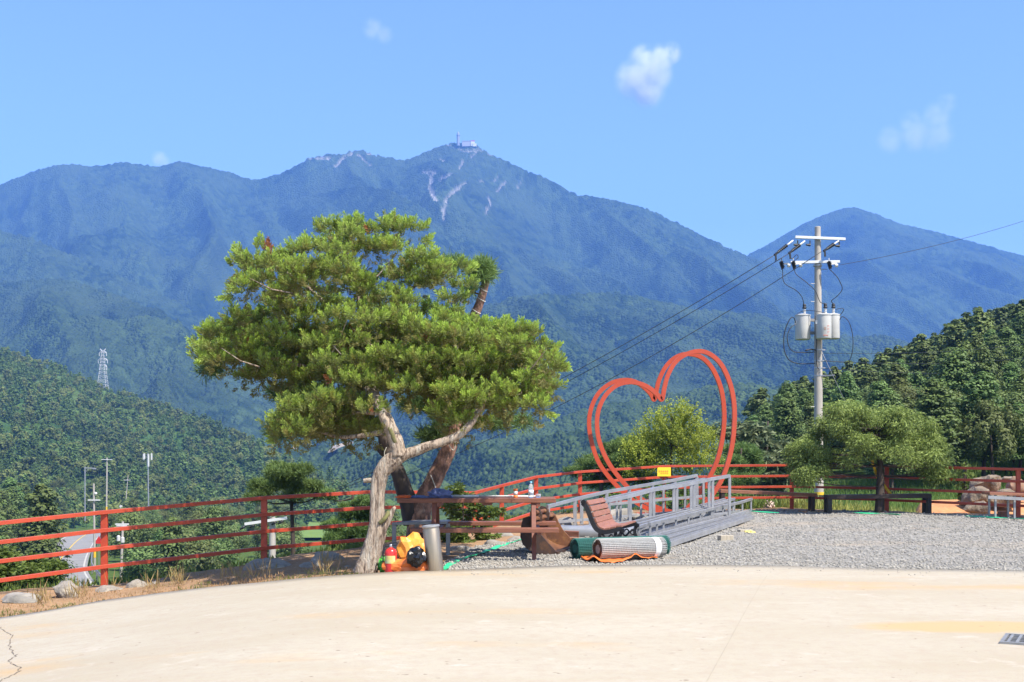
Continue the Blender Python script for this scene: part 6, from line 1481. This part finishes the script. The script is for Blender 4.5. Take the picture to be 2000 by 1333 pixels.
# ------------------------------------------------------------------ poles in the valley
def simple_pole(label, px, D, top_y, base_y, r, arms=(), extras=None, m='concrete_pole', guard=False, group='poles along the valley road', lean=0.0, nm='utility_pole'):
    t = P(px + lean, top_y, D); bt = P(px, base_y, D); root = empty(nm, bt, label, 'pole', group)
    b = MB(); b.tube([bt + Vector((0, 0, -2.5)), bt, t], [r, r * .95, r * .75], 10); b.build('shaft', M[m], root, 'auto')
    for (xa, xb, y) in arms:
        b = MB(); b.bar(P(xa, y, D) + Vector((0, -r - .06, 0)), P(xb, y, D) + Vector((0, -r - .06, 0)), .10, .12); b.build('crossarm', M['white_paint'], root)
    if guard:
        k = (bt + Vector((0, 0, .3))); b = MB(); b.lathe([(r * 1.0, 0), (r * 1.06, 0), (r * 1.06, 1.0), (r * 1.0, 1.0)], 12, k); b.build('guard_band', M['yellow'], root, 'auto')
    return root, D
simple_pole('tall lamp post with a flat arm to the right beside the valley road', 166, 222, 912, 992, .13, (), m='galv', nm='lamp_post')
r_, D_ = bpy.data.objects['lamp_post'], 222
b = MB(); b.bar(P(165, 914, D_), P(187, 915, D_), .14, .16); b.build('arm', M['galv'], r_); b = MB(); b.bar(P(168, 922, D_), P(173, 915, D_), .08, .08); b.build('brace', M['galv'], r_); b = MB(); b.bar(P(182, 916.5, D_), P(188, 916.5, D_), .3, .12); b.build('lamp_head', M['galv'], r_)
r_, D_ = simple_pole('thin pole with one low crossarm in front of the valley road', 185, 125, 945, 1095, .13, [(173, 197, 977)], guard=True, lean=-2)
b = MB(); b.lathe([(.05, 0), (.16, .08), (.16, .22), (.05, .3)], 12, P(187, 967, D_)); b.build('lamp', M['white_paint'], r_, True)
simple_pole('tallest straight pole with a short crossarm where the valley road bends', 208, 232, 894, 1003, .17, [(199, 220, 898)], guard=True, lean=1)
simple_pole('short leaning pole with a crossarm right of the tallest pole', 246, 300, 929, 976, .13, [(242, 256, 938)], lean=4)
r_, D_ = simple_pole('near white pole with crossarm and small transformer below the fence', 236, 102, 1019, 1140, .13, [(227, 253, 1024), (229, 250, 1027)], lean=4)
for (px, py) in ((233, 1053), (241, 1056)):
    b = MB(); b.lathe([(.12, 0), (.16, .02), (.16, .42), (.06, .5)], 14, P(px, py + 4, D_) + Vector((0, -.2, 0))); b.build('transformer_tank', M['tank'], r_, 'auto')
r_, D_ = simple_pole('slim mast carrying a cluster of white phone antennas above the valley wood', 290, 260, 885, 978, .16, (), m='galv', group=None, nm='antenna_mast', lean=-1)
r_['category'] = 'mast'
for i, (px, y0, y1) in enumerate(((279.5, 887, 899), (283.5, 886, 897), (287.5, 888, 912), (291.5, 888, 912), (295, 886, 897), (297.5, 887, 899))):
    b = MB(); c0 = P(px, y1, D_); c1 = P(px, y0, D_); o = Vector((0, (-.5 if i % 2 else .4), 0)); b.box((c0 + c1) / 2 + o, (.30, .2, (c1 - c0).z)); b.build('antenna', M['white_paint'], r_, False, .02)
b = MB(); b.bar(P(278, 893, D_), P(299, 893, D_), .08, .1); b.bar(P(285, 903, D_), P(294, 903, D_), .08, .1); b.build('antenna_frame', M['galv'], r_)
# pole just below the terrace, where the near lines end
r_, D_ = simple_pole('grey pole with a wide crossarm of insulators just behind the second red fence post', 532, VD, 1010, 1140, .15, (), group=None); 
b = MB(); b.bar(P(478, 1024, VD - .2), P(560, 1012, VD - .2), .09, .10); b.build('crossarm', M['white_paint'], r_)
for (px, py) in ((478, 1026), (497, 1023), (540, 1017), (553, 1015)):
    c = P(px, py, VD - .2); b = MB(); b.tube([c + Vector((0, 0, -.05)), c + Vector((-.18, 0, -.16))], [.05, .03], 8); b.build('insulator', M['black'], r_, True)
# pylon
def pylon():
    D = 600; s_ = D / F; bt = P(201, 757, D); H = 79 * s_; root = empty('lattice_pylon', bt, 'grey lattice power pylon rising from the wooded ridge on the left', 'pylon')
    b = MB(); hw = lambda t: (8.0 * (1 - t) ** 1.2 + 1.7) * s_ * .9
    lv = [0, .12, .24, .35, .45, .54, .62, .70, .78, .86, .93]
    for sx in (-1, 1):
        for sy in (-1, 1):
            for a, c_ in zip(lv[:-1], lv[1:]): b.bar(bt + Vector((sx * hw(a), sy * hw(a), a * H - .6)), bt + Vector((sx * hw(c_), sy * hw(c_), c_ * H - 1)), .19, .19)
    for a, c_ in zip(lv[:-1], lv[1:]):
        for (p, q) in (((-1, -1), (1, -1)), ((1, -1), (1, 1)), ((1, 1), (-1, 1)), ((-1, 1), (-1, -1))):
            b.bar(bt + Vector((p[0] * hw(a), p[1] * hw(a), a * H - .6)), bt + Vector((q[0] * hw(c_), q[1] * hw(c_), c_ * H - 1)), .075, .075); b.bar(bt + Vector((q[0] * hw(a), q[1] * hw(a), a * H - .6)), bt + Vector((p[0] * hw(c_), p[1] * hw(c_), c_ * H - 1)), .075, .075)
            b.bar(bt + Vector((p[0] * hw(c_), p[1] * hw(c_), c_ * H - 1)), bt + Vector((q[0] * hw(c_), q[1] * hw(c_), c_ * H - 1)), .075, .075)
    b.build('tower', mat('pylon_steel', (.50, .50, .52), None, .5), root)
    m_ = bpy.data.materials['pylon_steel']
    for (t, w) in ((.56, 7.5), (.72, 9), (.90, 7)):
        for sx in (-1, 1):
            b = MB(); e = bt + Vector((sx * w * s_, 0, t * H - 1)); 
            for sy in (-1, 1): b.bar(bt + Vector((sx * hw(t), sy * hw(t), t * H - 1)), e, .19, .19); b.bar(bt + Vector((sx * hw(t), sy * hw(t), (t + .055) * H - 1)), e, .3, .3)
            b.bar(e, e + Vector((0, 0, -1.6)), .28, .28); b.build('arm', m_, root)
    for sx in (-1, 1):
        b = MB(); b.bar(bt + Vector((0, 0, .93 * H - 1)), bt + Vector((sx * 5.5 * s_, 0, 1.0 * H - 1)), .4, .4); b.build('peak', m_, root)
pylon()

# ------------------------------------------------------------------ valley road, guard rail, fields
def strip(name, pts, w, dz, m, off=0.0, kind='structure', y_max=1e9):
    v = []; q = smooth_path([Vector((x, y, 0)) for x, y in pts], 6); n = len(q)
    for i, p in enumerate(q):
        d = (q[min(i + 1, n - 1)] - q[max(i - 1, 0)]).normalized(); r = Vector((d.y, -d.x, 0)); c = p + r * off
        z = ground_z(p.x, p.y) + dz
        for k in (-1, 1): e = c + r * (k * w / 2); v.append((e.x, e.y, z))
    f = [(2 * i, 2 * i + 1, 2 * i + 3, 2 * i + 2) for i in range(n - 1)]
    return tag(npmesh(name, v, f, m), kind=kind), q
RD = RXY[:7]
_, rq = strip('valley_road', RD, 6.4, 0.35, M['asphalt'])
strip('road_marking_edge', RD, .18, .358, M['road_paint'], 2.85); strip('road_marking_edge', RD, .18, .358, M['road_paint'], -2.85); strip('road_marking_centre', RD, .16, .358, M['yellow'], 0)
gr = empty('guard_rail', (rq[8].x + 3.6, rq[8].y, ground_z(rq[8].x, rq[8].y)), 'low steel guard rail along the outer bend of the valley road', 'guard rail')
b = MB(); pv_ = None
for i, p in enumerate(rq[:34]):
    d = (rq[i + 1] - rq[i]).normalized(); r = Vector((d.y, -d.x, 0)); e = p + r * 3.6; e.z = ground_z(p.x, p.y) + 1.0
    if pv_ is not None: b.bar(pv_, e, .08, .30)
    if i % 3 == 0: b.box((e.x, e.y + .08, e.z - .45), (.12, .12, .95))
    pv_ = e
b.build('beam', M['galv'], gr)
# warning triangle and road mirror
for (px, py, D, nm, lb) in ((193, 1056, 128, 'road_sign', 'small red triangular warning sign beside the valley road'), (236, 990, 225, 'road_mirror', 'round road mirror on a thin post beyond the valley road bend')):
    c = P(px, py, D); root = empty(nm, (c.x, D, ground_z(c.x, D)), lb, 'sign'); b = MB(); b.tube([(c.x, D + .05, ground_z(c.x, D)), (c.x, D + .05, c.z)], .04, 6); b.build('post', M['galv'], root)
    b = MB()
    if nm == 'road_sign': b.prism([c + Vector((-.5, 0, -.35)), c + Vector((.5, 0, -.35)), c + Vector((0, 0, .5))], (0, .03, 0)); b.build('plate', M['ext_red'], root)
    else: b.tube([c + Vector((0, 0, 0)), c + Vector((0, .1, 0))], .3, 18); b.build('mirror', M['white_paint'], root)
def patch(name, corners, m, dz, z=None):
    pts = []
    for (px, py, D) in corners: p = P(px, py, D); pts.append((p.x, D))
    cx_ = sum(p[0] for p in pts) / len(pts); cy_ = sum(p[1] for p in pts) / len(pts)
    b = MB(); zz = [ground_z(*p) + dz for p in pts]; b.add([(p[0], p[1], z_) for p, z_ in zip(pts, zz)], [tuple(range(len(pts)))]); o = b.build(name, m); return tag(o, kind='structure')
patch('rice_paddy', [(578, 0, 205), (665, 0, 205), (655, 0, 250), (585, 0, 250)], M['paddy'], .6)
patch('rice_paddy', [(600, 0, 262), (668, 0, 258), (662, 0, 330), (604, 0, 330)], M['paddy'], .6)

# ------------------------------------------------------------------ buildings on the summit
SD = 2740
c = P(895, 277, SD); root = empty('summit_tower', c + Vector((0, 0, -8)), 'slim pale tower standing on the mountain summit', 'tower')
b = MB(); b.tube([c + Vector((0, 0, -10)), c + Vector((0, 0, 17)), c + Vector((0, 0, 20)), c + Vector((0, 0, 23))], [3.6, 3.4, 2.6, 1.0], 12); b.build('shaft', mat('summit_pale', (.22, .24, .30), None, .7), root, 'auto')
b = MB(); b.lathe([(3.6, 0), (4.4, .5), (4.4, 2), (3.6, 2.5)], 12, c + Vector((0, 0, 13))); b.build('gallery', bpy.data.materials['summit_pale'], root, 'auto')
c = P(914, 281, SD); root = empty('summit_station', c, 'low white station building with red roof beside the summit tower', 'building')
b = MB(); b.box(c + Vector((-4, 0, -1)), (19, 8, 12)); b.build('long_wing', mat('summit_grey', (.35, .35, .38), None, .8), root); b = MB(); b.box(c + Vector((-4, 0, 5.4)), (20.5, 9, .8)); b.build('flat_roof', bpy.data.materials['summit_grey'], root)
b = MB(); b.box(c + Vector((11, -1, -1)), (9, 8, 11)); b.build('white_block', M['white_paint'], root); b = MB(); b.box(c + Vector((11, -1, 5.2)), (9.6, 8.6, 1.6)); b.build('red_roof', M['ext_red'], root); b = MB(); b.box(c + Vector((15.5, -3, -4.5)), (9, 7, 7)); b.build('lower_block', M['white_paint'], root)
# ------------------------------------------------------------------ pale quarry track on the valley side
b = MB()
LH = bvh_of('lower_hill')
def drape(px, py, lift=1.5):
    d = (P(px, py, 100) - Vector((0, 0, EYE))).normalized(); h = LH.ray_cast(Vector((0, 0, EYE)), d)
    p = h[0] if h[0] else P(px, py, 780); return p - d * 9 + Vector((0, 0, lift))
def track(pts, name):
    v = []; 
    for (px, y0, y1) in pts: v += [drape(px, y0), drape(px, y1)]
    f = [(2 * i, 2 * i + 1, 2 * i + 3, 2 * i + 2) for i in range(len(pts) - 1)]; tag(npmesh(name, v, f, M['bare_earth']), kind='structure')
track([(640, 888, 890), (650, 876, 887), (660, 872, 881), (672, 870, 876), (690, 867, 871)], 'bare_earth_track')
track([(570, 878, 881), (580, 880, 883)], 'bare_earth_patch')
# ------------------------------------------------------------------ air and clouds
def haze_box():
    m = bpy.data.materials.new('blue_haze'); nt, out = nodes(m)
    v = N(nt, 'ShaderNodeVolumePrincipled'); v.inputs['Color'].default_value = HAZE_COLOR; v.inputs['Density'].default_value = HAZE_DENSITY
    v.inputs['Anisotropy'].default_value = 0.0
    nt.links.new(v.outputs[0], out.inputs['Volume'])
    b = MB(); b.box((0, 2250, 360), (6400, 5200, 1240)); o = b.build('haze', m); tag(o, kind='stuff')
haze_box()
def cloud(px, py, w, h, blobs, dens, label, seed, D=5400):
    s_ = D / F; c = P(px, py, D); rr = random.Random(seed)
    m = bpy.data.materials.new('cloud_vapour'); nt, out = nodes(m)
    v = N(nt, 'ShaderNodeVolumePrincipled'); v.inputs['Color'].default_value = (1, 1, 1, 1); v.inputs['Anisotropy'].default_value = 0.0
    tc = texco(nt)
    nz = noise_n(nt, tc, 1 / (30 * s_), 4, 0.55)
    # density falls off towards the outside of the soft body
    at = N(nt, 'ShaderNodeMapRange'); nt.links.new(nz, at.inputs[0]); at.inputs[1].default_value = .33; at.inputs[2].default_value = .78; at.inputs[3].default_value = 0; at.inputs[4].default_value = dens
    acc = None
    for (bx, by, br) in blobs:
        d_ = N(nt, 'ShaderNodeVectorMath', operation='DISTANCE'); nt.links.new(tc, d_.inputs[0]); d_.inputs[1].default_value = (bx * s_, 0, -by * s_)
        r_ = N(nt, 'ShaderNodeMapRange'); r_.interpolation_type = 'SMOOTHSTEP'; nt.links.new(d_.outputs['Value'], r_.inputs[0]); r_.inputs[1].default_value = br * s_; r_.inputs[2].default_value = br * s_ * .25; r_.inputs[3].default_value = 0; r_.inputs[4].default_value = 1
        if acc is None: acc = r_.outputs[0]
        else:
            mx = N(nt, 'ShaderNodeMath', operation='MAXIMUM'); nt.links.new(acc, mx.inputs[0]); nt.links.new(r_.outputs[0], mx.inputs[1]); acc = mx.outputs[0]
    mu = N(nt, 'ShaderNodeMath', operation='MULTIPLY'); nt.links.new(acc, mu.inputs[0]); nt.links.new(at.outputs[0], mu.inputs[1])
    nt.links.new(mu.outputs[0], v.inputs['Density']); nt.links.new(v.outputs[0], out.inputs['Volume'])
    b = MB(); b.box((0, 0, 0), (w * s_, h * s_ * .9, h * s_)); o = b.build('cloud', m); o.location = c
    tag(o, label, 'cloud')
cloud(1270, 138, 170, 150, [(18, -22, 34), (-12, -18, 38), (40, -34, 26), (-30, 18, 46), (5, 10, 44), (-5, 40, 40)], .042, 'small bright puffy cloud high on the right above the mountain', 1)
cloud(1800, 245, 210, 120, [(48, -44, 26), (28, -18, 34), (-20, -5, 30), (-10, 20, 40), (-60, 28, 34), (30, 20, 40)], .010, 'faint ragged cloud above the right-hand mountain', 2)
cloud(736, 62, 90, 54, [(-8, -6, 26), (14, 6, 22)], .012, 'wisp of cloud high above the left part of the main mountain', 3)
cloud(312, 311, 54, 30, [(0, 0, 20), (10, 4, 14)], .03, 'tiny cloud touching the skyline of the left ridge', 4, 5200)
